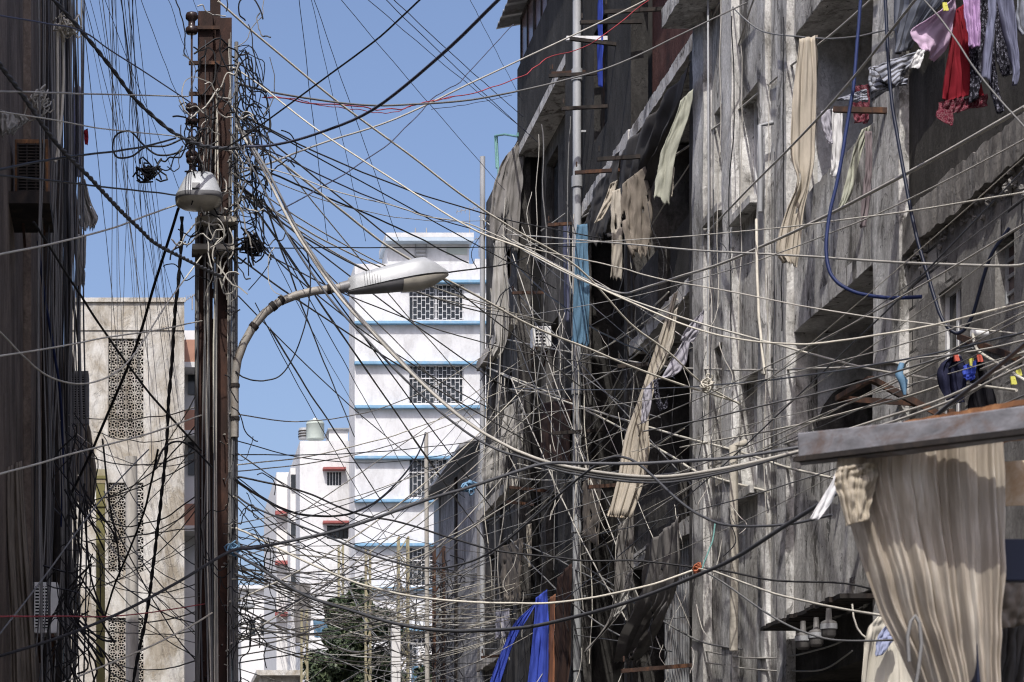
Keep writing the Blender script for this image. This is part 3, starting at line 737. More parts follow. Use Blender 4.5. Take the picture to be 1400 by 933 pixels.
q = MB(); q.loft([[(p[0], p[1], p[2]-.01) for p in r] for r in lo[4:]], True, True); q.build('lens', M['lens'], Lc)
q = MB(); q.tube([W(465,394,Ya), W(478,391,Ya)], [.055,.06], 12); q.build('collar', M['lamp_dark'], Lc)
q = MB()
for i in range(9):
    x = 499 + i*3.6; f_ = (x-474)/100; 
    q.tube([W(x,389-f_*6,Ya-.125), W(x-1,379-f_*6,Ya-.118), W(x-1.5,373-f_*8,Ya-.075)], .0025, 5)
q.build('fin', M['lamp_dark'], Lc)
# far street lamp
Lf = thing('street_lamp', 'small distant street lamp beside the foot of the rusty pole', 'street lamp', W(337,940,60))
q = MB(); q.loft([[tuple(W(x, y+dy*math.sin(2*math.pi*k/10), 60+.12*math.cos(2*math.pi*k/10))) for k in range(10)] for x,y,dy in ((324,829,1),(329,829,5),(338,828,7),(345,828,5),(348,828,1))], True, True); q.build('lamp_head', M['lamp'], Lf)
q = MB(); q.tube([W(326,829,60), W(318,832,60), W(314,845,60), W(314,1150,60)], .05, 8); q.build('arm', M['lamp_arm'], Lf)

# ================================================================ smaller poles
def lattice_pole(label, px, ptop, Y, wpx, m, group=None):
    h = zz(ptop, Y); wd = wpx*Y/F/2; x = (px-VX)*Y/F
    t_ = thing('lattice_pole', label, 'pole', (x,Y,0), group)
    for sx in (-1,1):
        for sy in (-1,1):
            q = MB(); q.bar((x+sx*wd,Y+sy*wd,0), (x+sx*wd*.85,Y+sy*wd*.85,h), .05, .05); q.build('leg', m, t_)
    q = MB(); n = int(h/.35)
    for i in range(n):
        z0, z1 = h*i/n, h*(i+1)/n; s_ = 1 if i % 2 else -1
        for sy in (-1,1): q.bar((x-s_*wd*.93,Y+sy*wd*.95,z0), (x+s_*wd*.93,Y+sy*wd*.95,z1), .025, .025)
        for sx in (-1,1): q.bar((x+sx*wd*.95,Y-s_*wd*.93,z0), (x+sx*wd*.95,Y+s_*wd*.93,z1), .025, .025)
    q.build('lacing', m, t_)
    return t_
lattice_pole('yellow lattice pole standing tallest among the far wires before the white building', 551, 735, 52, 15, M['yellow'])
lattice_pole('rusty brown lattice pole bristling with cable ends beside the grey house', 600, 748, 49, 15, M['rust'])
lattice_pole('thin yellowed lattice pole between the white house and the tree', 503, 752, 58, 7, M['yellow'])
lattice_pole('short yellowish lattice pole in front of the white house', 466, 746, 62, 7, M['yellow'])
lattice_pole('low rusty lattice pole rising beside the dark tree', 416, 834, 55, 9, M['yellow'])
def round_pole(label, px, ptop, Y, wpx, m, name='wooden_pole', square=False):
    x = (px-VX)*Y/F; r = wpx*Y/F/2; h = zz(ptop, Y)
    t_ = thing(name, label, 'pole', (x,Y,0)); q = MB()
    if square: q.box(x-r, x+r, Y-r, Y+r, 0, h)
    else: q.tube([(x+.03,Y,0),(x,Y,h*.6),(x-.02,Y,h)], [r*1.15,r*1.05,r*.95], 14)
    q.build('shaft', m, t_, .01 if square else 0); return t_
a = round_pole('square olive steel pole with a yellow top before the beige building', 137.5, 645, 42.5, 12, M['olive'], 'steel_pole', True)
q = MB(); x = (137.5-VX)*42.5/F; q.box(x-.092,x+.092,42.408,42.592,zz(662,42.5),zz(643,42.5)); q.build('cap', M['yellow'], a)
for y in (652,690): 
    q = MB(); q.box(x-.11,x+.11,42.39,42.61,zz(y+4,42.5),zz(y,42.5)); q.build('collar', M['olive'], a)
round_pole('weathered grey wooden pole in front of the lower breeze-block screen', 181, 625, 43.5, 17, M['grey_timber'])
round_pole('pale concrete post beside the dark tree at the street end', 541, 855, 50, 12, M['white_wall_old'], 'concrete_post', True)
round_pole('thin weathered pole standing before the white building windows', 584, 592, 47, 6, M['grey_timber'], 'steel_pole')

# ================================================================ air conditioners
def ac(label, x0, x1, y0, y1, Yc, depth, shell, ori='y', slats=12, X=None, fan=False, gm=None):
    """split-system outdoor unit"""
    t_ = thing('air_conditioner', label, 'air conditioner', W((x0+x1)/2, y1, Yc))
    xa, xb, za, zb = (x0-VX)*Yc/F, (x1-VX)*Yc/F, zz(y1,Yc), zz(y0,Yc)
    q = MB(); q.box(xa, xb, Yc, Yc+depth, za, zb); q.build('casing', shell, t_, .012)
    g = MB(); ax, bx = xa + (xb-xa)*.10, xa + (xb-xa)*(.68 if not fan else .9); az, bz = za + (zb-za)*.1, za + (zb-za)*.92
    g.box(ax, bx, Yc-.004, Yc-.001, az, bz); g.build('grille_recess', M['void'], t_)
    g = MB()
    for i in range(slats):
        z = az + (bz-az)*(i+.5)/slats; g.box(ax, bx, Yc-.02, Yc-.005, z-(bz-az)/slats*.22, z+(bz-az)/slats*.22)
    for k in range(4):
        x = ax + (bx-ax)*k/3; g.box(x-.006, x+.006, Yc-.022, Yc-.004, az, bz)
    g.build('grille', gm or shell, t_)
    b = MB()
    for x in (xa+.06, xb-.06): b.bar((x, Yc+.0, za-.02), (x, Yc+depth+.2, za-.02), .035, .035); b.bar((x, Yc+.03, za-.02), (x, Yc+depth+.15, za-.25), .025, .025)
    b.build('bracket', M['rust'], t_)
    return t_
ac('rust-streaked old air conditioner high on the brown building wall', 20, 66, 190, 272, 20.2, .5, M['ac_rust'], slats=16, fan=True, gm=M['dark_steel'])
ac('dark weathered air conditioner at the brown building corner, above a hanging cloth', 95, 121, 507, 580, 33.8, .5, M['ac_dark'], slats=18, fan=True)
ac('cream white air conditioner low on the brown building beside a grey tarpaulin', 44, 79, 796, 866, 23.0, .35, M['ac_white'], slats=13)
t_ = ac('white air conditioner on the dark facade among the wires', 729, 754, 446, 474, 38.6, .3, M['ac_white'], slats=5)
t_ = ac('small white air conditioner on the white building near the street end', 572, 598, 884, 908, 70, .5, M['ac_white'], slats=6)
# wooden shelf under the rusty unit
q = MB(); q.box(px2(14,20.2), px2(70,20.2), 19.9, 20.8, zz(292,20.2), zz(276,20.2)); q = q.build('shelf', M['dark_steel']); tag(q, 'dark sagging timber shelf under the rusty air conditioner', 'shelf'); q.name = 'wall_shelf'

# ================================================================ cloth
def interp(rows, t):
    """smooth interpolation along a list of tuples"""
    n = len(rows)-1; s = t*n; i = min(int(s), n-1); f = s-i
    p0, p1, p2, p3 = rows[max(i-1,0)], rows[i], rows[i+1], rows[min(i+2,n)]
    return [.5*((2*b)+(-a+c)*f+(2*a-5*b+4*c-d)*f*f+(-a+3*b-3*c+d)*f**3) for a,b,c,d in zip(p0,p1,p2,p3)]
def cloth(name, label, cat, rows, m, X=None, Y=None, folds=5, amp=.05, nu=28, nv=26, rag=0, seed=0, group=None, parent=None, diag=.0, crumple=.02, top=.35, slant=0, turn=False, fine=0, tf=1):
    """a hanging sheet: rows of (xl, yl, xr, yr) sightings on the plane x = X (along a facade) or y = Y (across the street), with real folds"""
    rnd = random.Random(seed*13+5); ph = rnd.uniform(0, 6.28); jit = [rnd.uniform(-1,1) for _ in range(nu+1)]
    fr = [rnd.uniform(.8,1.25) for _ in range(3)]
    vs = []; uvs = []
    if turn:
        xs = [v for r in rows for v in (r[0], r[2])]; Y = YX(sum(xs)/len(xs), X); X = None; amp *= .6; folds *= .6; crumple += .02
    L = [r[:2] for r in rows]; Rr = [r[2:4] for r in rows]
    for j in range(nv+1):
        t = j/nv; l = interp(L, t); r = interp(Rr, t)
        for i in range(nu+1):
            u = i/nu; x = l[0]+(r[0]-l[0])*u; y = l[1]+(r[1]-l[1])*u
            if rag and t > .8: y += rag*jit[i]*((t-.8)/.2)
            if rag: x += rag*.25*mnoise.noise(Vector((i*.35+seed, j*.4, 1.3)))
            p = WX(x, y, X) if X else W(x, y, Y if not slant else Y+slant*u)
            a = (top + (1-top)*t)*amp
            uu = u*folds*1.5*fr[0] + diag*t*1.5 + .5*tf*mnoise.noise(Vector((u*1.5, t*1.6, seed)))
            d = a*(1.5*mnoise.noise(Vector((uu+seed*2.3, t*.8*tf, 2.2)))+.8*(1-2*abs(mnoise.noise(Vector((uu*1.9+seed, t*1.1*tf+.3*u, 7.7)))))+.35*mnoise.noise(Vector((uu*4.7, t*2.2*tf, 4.1+seed))))
            if fine: d += fine*(.4+.6*t)*(mnoise.noise(Vector((u*22+.8*t, t*1.6, seed+4)))+.6*mnoise.noise(Vector((u*47-t, t*2.2, seed+8))))
            d += crumple*mnoise.noise(Vector((u*5+seed, t*7, seed*1.7)))
            p = p + (Vector((-d,0,0)) if X else Vector((0,-d,0)))
            vs.append(p); uvs.append((u, 1-t))
    fs = [(j*(nu+1)+i, j*(nu+1)+i+1, (j+1)*(nu+1)+i+1, (j+1)*(nu+1)+i) for j in range(nv) for i in range(nu)]
    if rag:
        keep = []
        for k, f in enumerate(fs):
            j = k // nu
            if mnoise.noise(Vector((k % nu*.31+seed*3, j*.23, 9.1))) > .56 and j > nv*.25: continue
            keep.append(f)
        fs = keep
    me = bpy.data.meshes.new(name); me.from_pydata([tuple(v) for v in vs], [], fs)
    uvl = me.uv_layers.new(name='UVMap')
    for lp in me.loops: uvl.data[lp.index].uv = uvs[lp.vertex_index]
    for p in me.polygons: p.use_smooth = True
    me.materials.append(m); me.update()
    o = bpy.data.objects.new(name, me); C.objects.link(o)
    sd = o.modifiers.new('thickness', 'SOLIDIFY'); sd.thickness = .004
    if parent: o.parent = parent; o.matrix_parent_inverse = Matrix.Translation(-parent.location)
    elif label: tag(o, label, cat, group)
    return o
K = {}
K['cream'] = cloth_mat('cream_canvas', (.52,.47,.39), .25, .35)
K['beige'] = cloth_mat('beige_canvas', (.50,.46,.39), .25, .3)
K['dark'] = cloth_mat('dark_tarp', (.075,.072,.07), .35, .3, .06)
K['grey'] = cloth_mat('grey_tarp', (.21,.2,.19), .35, .45, .1)
K['pale'] = cloth_mat('pale_sheeting', (.42,.41,.385), .35, .5, .15)
K['brown'] = cloth_mat('brown_cloth', (.07,.042,.034), .35, .35)
K['khaki'] = cloth_mat('khaki_cloth', (.24,.21,.175), .35, .4)
K['blue'] = cloth_mat('blue_tarp', (.06,.10,.50), .3, .12, .2, dcol=(.02,.03,.1))
K['denim'] = cloth_mat('faded_blue_cloth', (.14,.26,.38), .35, .25)
K['lilac'] = cloth_mat('lilac_cloth', (.42,.41,.46), .15, .12)
K['white'] = cloth_mat('white_cloth', (.7,.7,.7), .12, .12, .2)
K['pink'] = cloth_mat('pink_cloth', (.66,.5,.66), .12, .06, .25)
K['lav'] = cloth_mat('lavender_cloth', (.46,.30,.52), .2, .08, .2)
K['red'] = cloth_mat('red_dress', (.20,.012,.022), .4, .1, .08)
K['maroon'] = cloth_mat('maroon_hem', (.12,.014,.03), .3, .05, .05, spots=((.42,.3,.3), 130))
K['floral'] = cloth_mat('black_floral', (.012,.012,.018), .3, 0, .03, spots=((.32,.32,.4), 42))
K['bluegrey'] = cloth_mat('bluegrey_cloth', (.17,.18,.26), .2, .1, .1)
K['stripe'] = cloth_mat('striped_awning', (.34,.36,.42), .15, .2, .1, stripes=((.10,.10,.11), 1.9, .62), sdir='Y')
K['stripe2'] = cloth_mat('striped_curtain', (.26,.28,.33), .15, .2, .1, stripes=((.11,.115,.13), 1.6, .6))
K['lime'] = cloth_mat('pale_green_cloth', (.44,.45,.37), .25, .3)
K['mauve'] = cloth_mat('mauve_cloth', (.25,.21,.22), .2, .2)
K['strip'] = cloth_mat('striped_sheet', (.55,.49,.40), .12, .25, .15, stripes=((.3,.23,.17), 1.5, .78))
K['maroonstripe'] = cloth_mat('maroon_striped', (.55,.48,.45), .1, .1, .1, stripes=((.10,.035,.04), .9, .5), sdir='Y')
D = 'tarpaulin'
# upper facade
cloth('tarpaulin', 'broad dark grey tarpaulin slung under the upper slab of the dark facade', D, [(855,205,952,82),(850,260,930,150),(845,300,905,215),(838,318,890,262)], K['dark'], X=6.75, folds=6, amp=.14, rag=7, seed=1, diag=.3)
cloth('tarpaulin', 'second dark tarpaulin strip hanging between the broken slab and the drainpipe', D, [(812,262,850,205),(806,300,846,262),(800,345,838,318)], K['dark'], X=6.85, folds=3, amp=.08, rag=7, seed=2)
cloth('canvas_strip', 'pale green and cream canvas strip dangling below the broken concrete corner', 'canvas', [(930,138,947,122),(918,175,944,150),(905,205,930,190),(898,240,919,235),(893,270,915,282)], K['lime'], X=6.45, folds=2, amp=.06, rag=5, seed=3, nu=14, turn=True)
cloth('canvas_strip', 'torn tan canvas end hanging beside the pale green strip', 'canvas', [(905,225,922,215),(906,245,921,240),(905,268,919,270)], K['beige'], X=6.4, folds=2, amp=.04, rag=6, seed=4, nu=12, turn=True)
cloth('canvas_strip', 'short cream canvas strip bent outward near the broken slab edge', 'canvas', [(834,252,845,246),(824,280,838,272),(812,306,824,300)], K['cream'], X=6.4, folds=1, amp=.03, seed=5, nu=10, turn=True)
cloth('canvas_strip', 'long brownish canvas strip hanging straight above the black hollow', 'canvas', [(836,262,848,258),(835,300,850,296),(836,340,851,338),(834,380,849,384)], K['beige'], X=6.5, folds=2, amp=.05, rag=4, seed=6, nu=12, turn=True)
cloth('sheet', 'crumpled khaki sheet bunched under the slung dark tarpaulin', 'sheet', [(850,252,882,228),(848,290,890,268),(852,325,892,312),(862,350,888,345)], K['khaki'], X=6.55, folds=4, amp=.12, rag=9, seed=7, diag=.5, turn=True)
cloth('sheet', 'faded blue cloth hanging full length next to the drainpipe', 'sheet', [(788,308,803,306),(786,350,804,346),(784,400,806,398),(783,440,806,440),(782,468,806,474)], K['denim'], X=6.6, folds=2, amp=.06, rag=3, seed=8, turn=True)
cloth('cloth_strip', 'narrow violet blue cloth strip hanging high in a window reveal', 'cloth', [(818,-5,825,-5),(818,60,825,60),(819,118,824,120)], K['blue'], X=6.94, folds=1, amp=.02, seed=9, nu=8)
cloth('cloth_strip', 'pale violet strip hanging between drainpipe and faded blue cloth', 'cloth', [(770,306,778,306),(771,370,779,370),(773,440,779,440)], K['bluegrey'], X=6.85, folds=1, amp=.02, seed=91, nu=8)
# middle facade
cloth('sheet', 'long cream sheet tapering up to a point on the dark facade', 'sheet', [(921,402,927,398),(905,450,917,446),(888,500,908,495),(872,550,890,548),(855,598,886,596),(845,650,884,645),(832,705,862,709)], K['cream'], X=6.35, folds=3, amp=.10, seed=10, rag=2, turn=True)
cloth('sheet', 'second cream fold hanging just behind the tapering sheet', 'sheet', [(922,425,926,421),(912,468,922,462),(900,500,912,492),(892,520,899,514)], K['beige'], X=6.5, folds=2, amp=.06, seed=11, nu=14, turn=True)
cloth('sheet', 'ribbed cream striped sheet end below the tapering sheet', 'sheet', [(852,602,888,596),(848,640,886,630),(838,680,868,672),(830,706,856,710)], K['strip'], X=6.28, folds=4, amp=.04, seed=12, turn=True)
cloth('garment', 'lilac grey garment with loose straps blown sideways on a wire', 'clothing', [(958,428,963,424),(938,450,958,448),(930,466,948,468)], K['lilac'], X=6.2, folds=2, amp=.05, seed=13, nu=16, turn=True)
cloth('garment', 'lilac grey trouser leg hanging below the blown garment', 'clothing', [(933,468,943,466),(918,492,938,496),(905,515,925,512),(897,520,912,518)], K['lilac'], X=6.2, folds=2, amp=.05, seed=14, nu=16, turn=True)
cloth('garment', 'lilac grey cloth end dropping straight beside a patterned strap', 'clothing', [(880,534,892,520),(877,555,891,548),(876,580,884,578)], K['lilac'], X=6.22, folds=1, amp=.04, seed=15, nu=12, turn=True)
cloth('garment', 'dark floral strap looped below the lilac garment', 'clothing', [(893,520,899,518),(896,545,902,542),(902,562,911,560),(910,548,913,540)], K['floral'], X=6.2, folds=1, amp=.03, seed=16, nu=8, turn=True)
# lower facade
cloth('tarpaulin', 'grey translucent tarpaulin swept sideways over a dark opening', D, [(845,720,866,700),(840,760,866,745),(838,800,864,790),(830,850,850,835),(797,893,812,880)], K['grey'], X=6.5, folds=4, amp=.12, seed=17, rag=3, turn=True)
cloth('tarpaulin', 'wide grey tarpaulin swept down to a point beside the ribbed grille', D, [(888,745,934,705),(884,790,934,765),(876,830,925,815),(864,865,900,860),(855,905,872,900)], K['grey'], X=6.6, folds=6, amp=.14, seed=18, rag=4)
cloth('sheet', 'white rag of sheeting hung over the first grey tarpaulin', 'sheet', [(856,788,864,780),(850,815,862,805),(838,845,856,830)], K['pale'], X=6.38, folds=1, amp=.03, seed=19, nu=10, turn=True)
cloth('tarpaulin', 'bright blue tarpaulin flap hung edge on over the alley', D, [(728,830,744,808),(705,850,722,845),(690,880,702,880),(672,925,685,930),(664,960,676,960)], K['blue'], X=6.0, folds=1, amp=.05, seed=20, turn=True)
cloth('tarpaulin', 'larger bright blue tarpaulin panel hanging beside the orange brown cloth', D, [(732,818,748,806),(730,850,750,850),(726,890,750,890),(718,960,749,960)], K['blue'], X=6.25, folds=1.6, amp=.07, seed=21, turn=True)
cloth('sheet', 'orange brown cloth hanging next to the blue tarpaulin', 'sheet', [(752,820,760,812),(751,860,761,860),(750,900,760,900),(749,960,760,960)], plain('orange_cloth', (.24,.10,.05), .9, 0, .3, 3), X=6.4, folds=2, amp=.05, seed=22, nu=14)
cloth('sheet', 'dark brown curtain hanging behind the orange brown cloth', 'sheet', [(764,790,782,770),(763,850,782,850),(762,900,781,900),(762,960,780,960)], K['brown'], X=6.7, folds=3, amp=.07, seed=23)
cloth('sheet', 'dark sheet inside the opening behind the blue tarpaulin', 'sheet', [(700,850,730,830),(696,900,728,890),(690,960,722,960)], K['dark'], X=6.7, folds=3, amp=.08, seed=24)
cloth('sheet', 'dark maroon hanging beside the drainpipe behind the wires', 'sheet', [(742,552,782,545),(741,590,780,585),(740,630,778,640)], K['brown'], X=6.9, folds=3, amp=.05, rag=3, seed=25)
cloth('tarpaulin', 'peeling grey timber coloured sheet flat against the facade', D, [(798,660,822,642),(799,700,823,690),(800,738,822,746)], K['khaki'], X=6.8, folds=2, amp=.04, rag=5, seed=26)
# patched building
cloth('tarpaulin', 'torn grey sheeting over the roof edge of the patched building', D, [(690,215,722,180),(676,250,716,225),(670,290,712,280),(670,330,708,345)], K['grey'], X=6.82, folds=6, amp=.10, rag=7, seed=27, turn=True)
cloth('tarpaulin', 'hanging pale sheet twisted down the patched building corner', D, [(677,330,690,328),(674,370,694,368),(672,420,696,425),(676,465,692,468),(670,485,682,488)], K['pale'], X=6.6, folds=3, amp=.09, rag=4, seed=28, turn=True)
cloth('tarpaulin', 'frayed pale sheet draped over the lower ledge of the patched building', D, [(664,612,690,600),(658,640,690,632),(662,664,684,664)], K['pale'], X=6.6, folds=4, amp=.08, rag=9, seed=29, turn=True)
cloth('tarpaulin', 'worn pale sheeting halfway down the patched building', D, [(690,560,716,540),(684,600,716,580),(680,622,714,612)], K['pale'], X=6.7, folds=4, amp=.08, rag=6, seed=30, turn=True)
cloth('tarpaulin', 'mottled board-like sheet on the lower patched building', D, [(686,748,716,735),(688,790,714,790),(694,822,712,828)], K['khaki'], X=6.7, folds=3, amp=.05, rag=6, seed=31)
cloth('sheet', 'thin white shirt hung low on the patched building', 'sheet', [(678,835,698,832),(680,852,700,850),(682,872,697,870)], K['lilac'], X=6.6, folds=3, amp=.05, rag=4, seed=32)
cloth('canvas_strip', 'old yellow board strip hanging on the patched building', 'canvas', [(720,718,727,716),(720,748,727,746),(721,775,726,777)], K['beige'], X=6.8, folds=1, amp=.02, seed=33, nu=8, turn=True)
# loggias
cloth('curtain', 'long cream curtain twisted down the loggia opening', 'curtain', [(1091,55,1113,50),(1085,110,1116,108),(1080,165,1115,165),(1079,215,1113,218),(1088,250,1104,262),(1072,292,1098,290),(1060,340,1093,345),(1070,360,1090,365)], K['cream'], X=6.5, folds=3, amp=.10, seed=34, rag=2, nv=40, turn=True)
cloth('curtain', 'dark grey curtain just inside the loggia behind the cream curtain', 'curtain', [(1108,52,1118,48),(1106,150,1117,150),(1102,230,1112,232)], K['khaki'], X=6.9, folds=2, amp=.05, seed=35)
cloth('awning_cloth', 'grey striped cloth flap stretched out over a loggia rail', 'awning', [(1192,92,1258,70),(1210,108,1250,88),(1222,122,1236,100)], K['stripe'], Y=19.2, folds=2, amp=.10, seed=36, diag=.4, crumple=.05, slant=.5)
cloth('awning_cloth', 'striped cloth underside sagging below the stretched flap', 'awning', [(1186,95,1200,92),(1184,120,1232,122),(1190,142,1232,110)], K['stripe'], Y=19.4, folds=2, amp=.10, seed=37, crumple=.05)
cloth('awning_cloth', 'small striped cloth end lying over the rusty bracket', 'awning', [(1138,138,1184,122),(1150,140,1185,128),(1160,142,1186,140)], K['stripe'], Y=20.3, folds=2, amp=.06, seed=38)
cloth('striped_curtain', 'tall grey striped curtain above the flap near the laundry', 'curtain', [(1228,-40,1300,-60),(1228,0,1300,-10),(1226,45,1270,30),(1227,75,1250,66)], K['stripe2'], X=6.9, folds=5, amp=.04, seed=39)
cloth('garment', 'pale lilac shirt hanging in the loggia shade', 'clothing', [(1122,152,1135,150),(1124,175,1136,172),(1128,190,1138,192),(1132,198,1138,198)], K['lilac'], X=6.75, folds=2, amp=.05, seed=40, nu=14, turn=True)
cloth('garment', 'white towel hanging inside the loggia behind the blue hose', 'clothing', [(1137,150,1152,148),(1136,185,1151,190),(1135,220,1149,228),(1134,240,1142,244)], K['white'], X=6.85, folds=2, amp=.05, seed=41, nu=14, turn=True)
cloth('garment', 'pale green cloth hung over the loggia parapet in a curve', 'clothing', [(1178,178,1190,172),(1168,200,1181,198),(1160,230,1172,230),(1152,262,1163,266),(1144,286,1153,288)], K['lime'], X=6.55, folds=1, amp=.05, seed=42, nu=14, turn=True)
cloth('garment', 'mauve grey cloth hanging over the parapet beside the green one', 'clothing', [(1182,180,1192,180),(1182,230,1192,232),(1178,270,1190,272),(1173,312,1184,310)], K['mauve'], X=6.65, folds=2, amp=.05, seed=43, nu=14, turn=True)
cloth('garment', 'dark red patterned cloth in the loggia depths', 'clothing', [(1165,118,1188,116),(1166,150,1188,150),(1168,168,1186,170)], K['maroon'], X=7.0, folds=2, amp=.05, seed=44, nu=14, turn=True)
# laundry over the near wall
YL = 16.6
cloth('laundry_shirt', 'pale pink shirt blown up sideways on the washing line', 'clothing', [(1287,14,1306,-6),(1262,30,1305,18),(1244,44,1300,45),(1252,60,1293,68),(1262,70,1275,86)], K['pink'], Y=YL-.35, folds=1.6, amp=.045, seed=50, diag=.6, slant=.3, crumple=.03)
cloth('laundry_shirt', 'white pink sleeve end hanging from the blown shirt', 'clothing', [(1255,68,1264,70),(1248,80,1260,82),(1241,92,1255,96)], K['white'], Y=YL-.4, folds=1, amp=.04, seed=51, nu=10)
dr = cloth('laundry_dress', 'long deep red dress with a patterned hem on the washing line', 'dress', [(1298,20,1316,8),(1298,50,1322,50),(1292,90,1335,90),(1286,130,1345,128),(1283,140,1348,132)], K['red'], Y=YL, folds=4, amp=.07, seed=52, nv=34)
cloth('hem', None, None, [(1283,140,1348,132),(1280,152,1349,140),(1275,163,1350,146)], K['maroon'], Y=YL+.005, folds=4, amp=.05, seed=52, parent=dr, top=1, crumple=.0)
cloth('hem_tail', None, None, [(1283,150,1302,152),(1280,162,1303,165),(1294,172,1301,173)], K['maroon'], Y=YL-.05, folds=1, amp=.03, seed=53, parent=dr, nu=12, crumple=.005)
cloth('laundry_trousers', 'lavender trouser leg hanging beside the red dress', 'clothing', [(1315,-12,1338,-12),(1317,25,1338,22),(1322,66,1338,66)], K['lav'], Y=YL-.25, folds=2, amp=.05, seed=54)
cloth('laundry_skirt', 'black skirt with white floral print behind the lavender leg', 'clothing', [(1334,-12,1362,-12),(1328,40,1352,44),(1325,90,1345,92),(1326,142,1335,136)], K['floral'], Y=YL-.1, folds=3, amp=.06, seed=55)
cloth('laundry_skirt', 'black floral cloth tail hanging lowest on the line', 'clothing', [(1345,70,1358,66),(1350,110,1362,108),(1356,135,1366,132),(1362,158,1369,156)], K['floral'], Y=YL-.02, folds=2, amp=.05, seed=56, nu=14)
cloth('laundry_skirt', 'black floral panel between the two blue grey legs', 'clothing', [(1360,10,1372,10),(1360,60,1378,58),(1362,90,1381,100),(1366,108,1378,105)], K['floral'], Y=YL+.05, folds=2, amp=.05, seed=57)
cloth('laundry_trousers', 'straight blue grey trouser leg hanging over the floral skirt', 'clothing', [(1351,-12,1364,-12),(1348,40,1360,42),(1341,108,1354,114)], K['bluegrey'], Y=YL-.35, folds=1, amp=.04, seed=58, nu=14)
cloth('laundry_trousers', 'curved blue grey trouser leg hanging farthest along the line', 'clothing', [(1362,-10,1384,-12),(1368,25,1388,20),(1378,60,1392,60),(1386,90,1393,92),(1383,113,1391,116)], K['bluegrey'], Y=YL-.3, folds=2, amp=.05, seed=59)
cloth('laundry_shirt', 'light striped shirt at the far end of the washing line', 'clothing', [(1392,-12,1430,-12),(1390,20,1432,20),(1396,50,1425,52)], K['stripe2'], Y=YL-.1, folds=3, amp=.06, seed=60)
# clothes with pegs above the foreground roof
cloth('laundry_shirt', 'dark navy shirt pegged below the block wall', 'clothing', [(1302,488,1312,488),(1285,500,1316,498),(1282,520,1318,520),(1290,550,1316,552)], cloth_mat('navy_cloth', (.02,.022,.05), .3, .1, .05), Y=15.6, folds=3, amp=.06, seed=61)
cloth('laundry_skirt', 'black dress pegged beside the dark navy shirt', 'clothing', [(1333,490,1342,488),(1328,520,1352,518),(1325,560,1362,560)], cloth_mat('black_cloth', (.012,.012,.016), .3, .1, .05), Y=15.6, folds=3, amp=.05, seed=62)
cloth('laundry_shirt', 'bright blue crumpled cloth between the two dark garments', 'clothing', [(1316,502,1334,492),(1314,514,1333,510),(1318,522,1330,520)], K['blue'], Y=15.5, folds=2, amp=.05, seed=63, nu=14)
def peg(px, py, Y, m, label):
    q = MB(); a, b = W(px,py,Y), W(px+1.5,py+11,Y); q.bar(a, b, .014, .02); q.bar(a+Vector((.012,0,0)), b+Vector((.02,0,.0)), .010, .02); q.tube([a+Vector((-.008,0,-.02)), a+Vector((.022,0,-.02))], .008, 6)
    tag(q.build('clothes_peg', m), label, 'clothes peg')
M['peg_y'] = plain('yellow_peg', (.62,.6,.12), .5); M['peg_r'] = plain('red_peg', (.6,.12,.08), .5)
peg(1305,483,15.55,M['peg_r'],'red peg on the dark navy shirt'); peg(1337,484,15.55,M['peg_r'],'red peg on the black dress')
peg(1326,490,15.5,M['peg_y'],'yellow peg on the bright blue cloth'); peg(1390,503,15,M['peg_y'],'yellow peg on the line close to the rusty roof, higher one'); peg(1383,515,15,M['peg_y'],'yellow peg just below the higher peg by the rusty roof')
peg(1290,4,YL-.3,M['peg_y'],'yellow peg holding the pale pink shirt')
# left side
cloth('tarpaulin', 'tall grey tarpaulin hanging at the foot of the brown building', D, [(10,640,30,630),(10,720,34,700),(12,800,40,780),(14,870,46,860),(15,960,52,960)], K['khaki'], Y=19.6, folds=4, amp=.07, seed=70)
cloth('sheet', 'grey brown cloth hanging below the dark air conditioner', 'sheet', [(100,585,122,582),(95,620,128,615),(88,660,132,655),(92,694,128,692)], K['khaki'], Y=32.6, folds=4, amp=.08, rag=4, seed=71)
cloth('sheet', 'white crumpled cloth bundle hanging off the brown building corner', 'sheet', [(108,250,116,246),(106,280,124,276),(108,305,134,298),(112,315,130,312)], K['pale'], Y=34, folds=3, amp=.10, rag=4, seed=72)
cloth('sheet', 'pale narrow cloth dangling below the white bundle', 'sheet', [(104,320,118,322),(103,360,117,362),(106,390,116,392)], K['pale'], Y=35, folds=2, amp=.06, rag=3, seed=73)
cloth('sheet', 'grey drape along the corner cables below the shelf', 'sheet', [(100,120,114,118),(99,180,113,180),(98,240,112,244)], K['bluegrey'], Y=33.4, folds=2, amp=.06, seed=74)
cloth('rag', 'small red rag caught on the brown building corner', 'rag', [(115,178,120,176),(115,190,121,188),(116,198,120,199)], K['red'], Y=33, folds=1, amp=.02, seed=75, nu=8)
cloth('sheet', 'dirty pale rag wrapped round the bracket above the rusty air conditioner', 'sheet', [(0,150,30,160),(0,168,38,166),(2,188,20,180)], K['pale'], Y=18.6, folds=3, amp=.05, rag=5, seed=76)
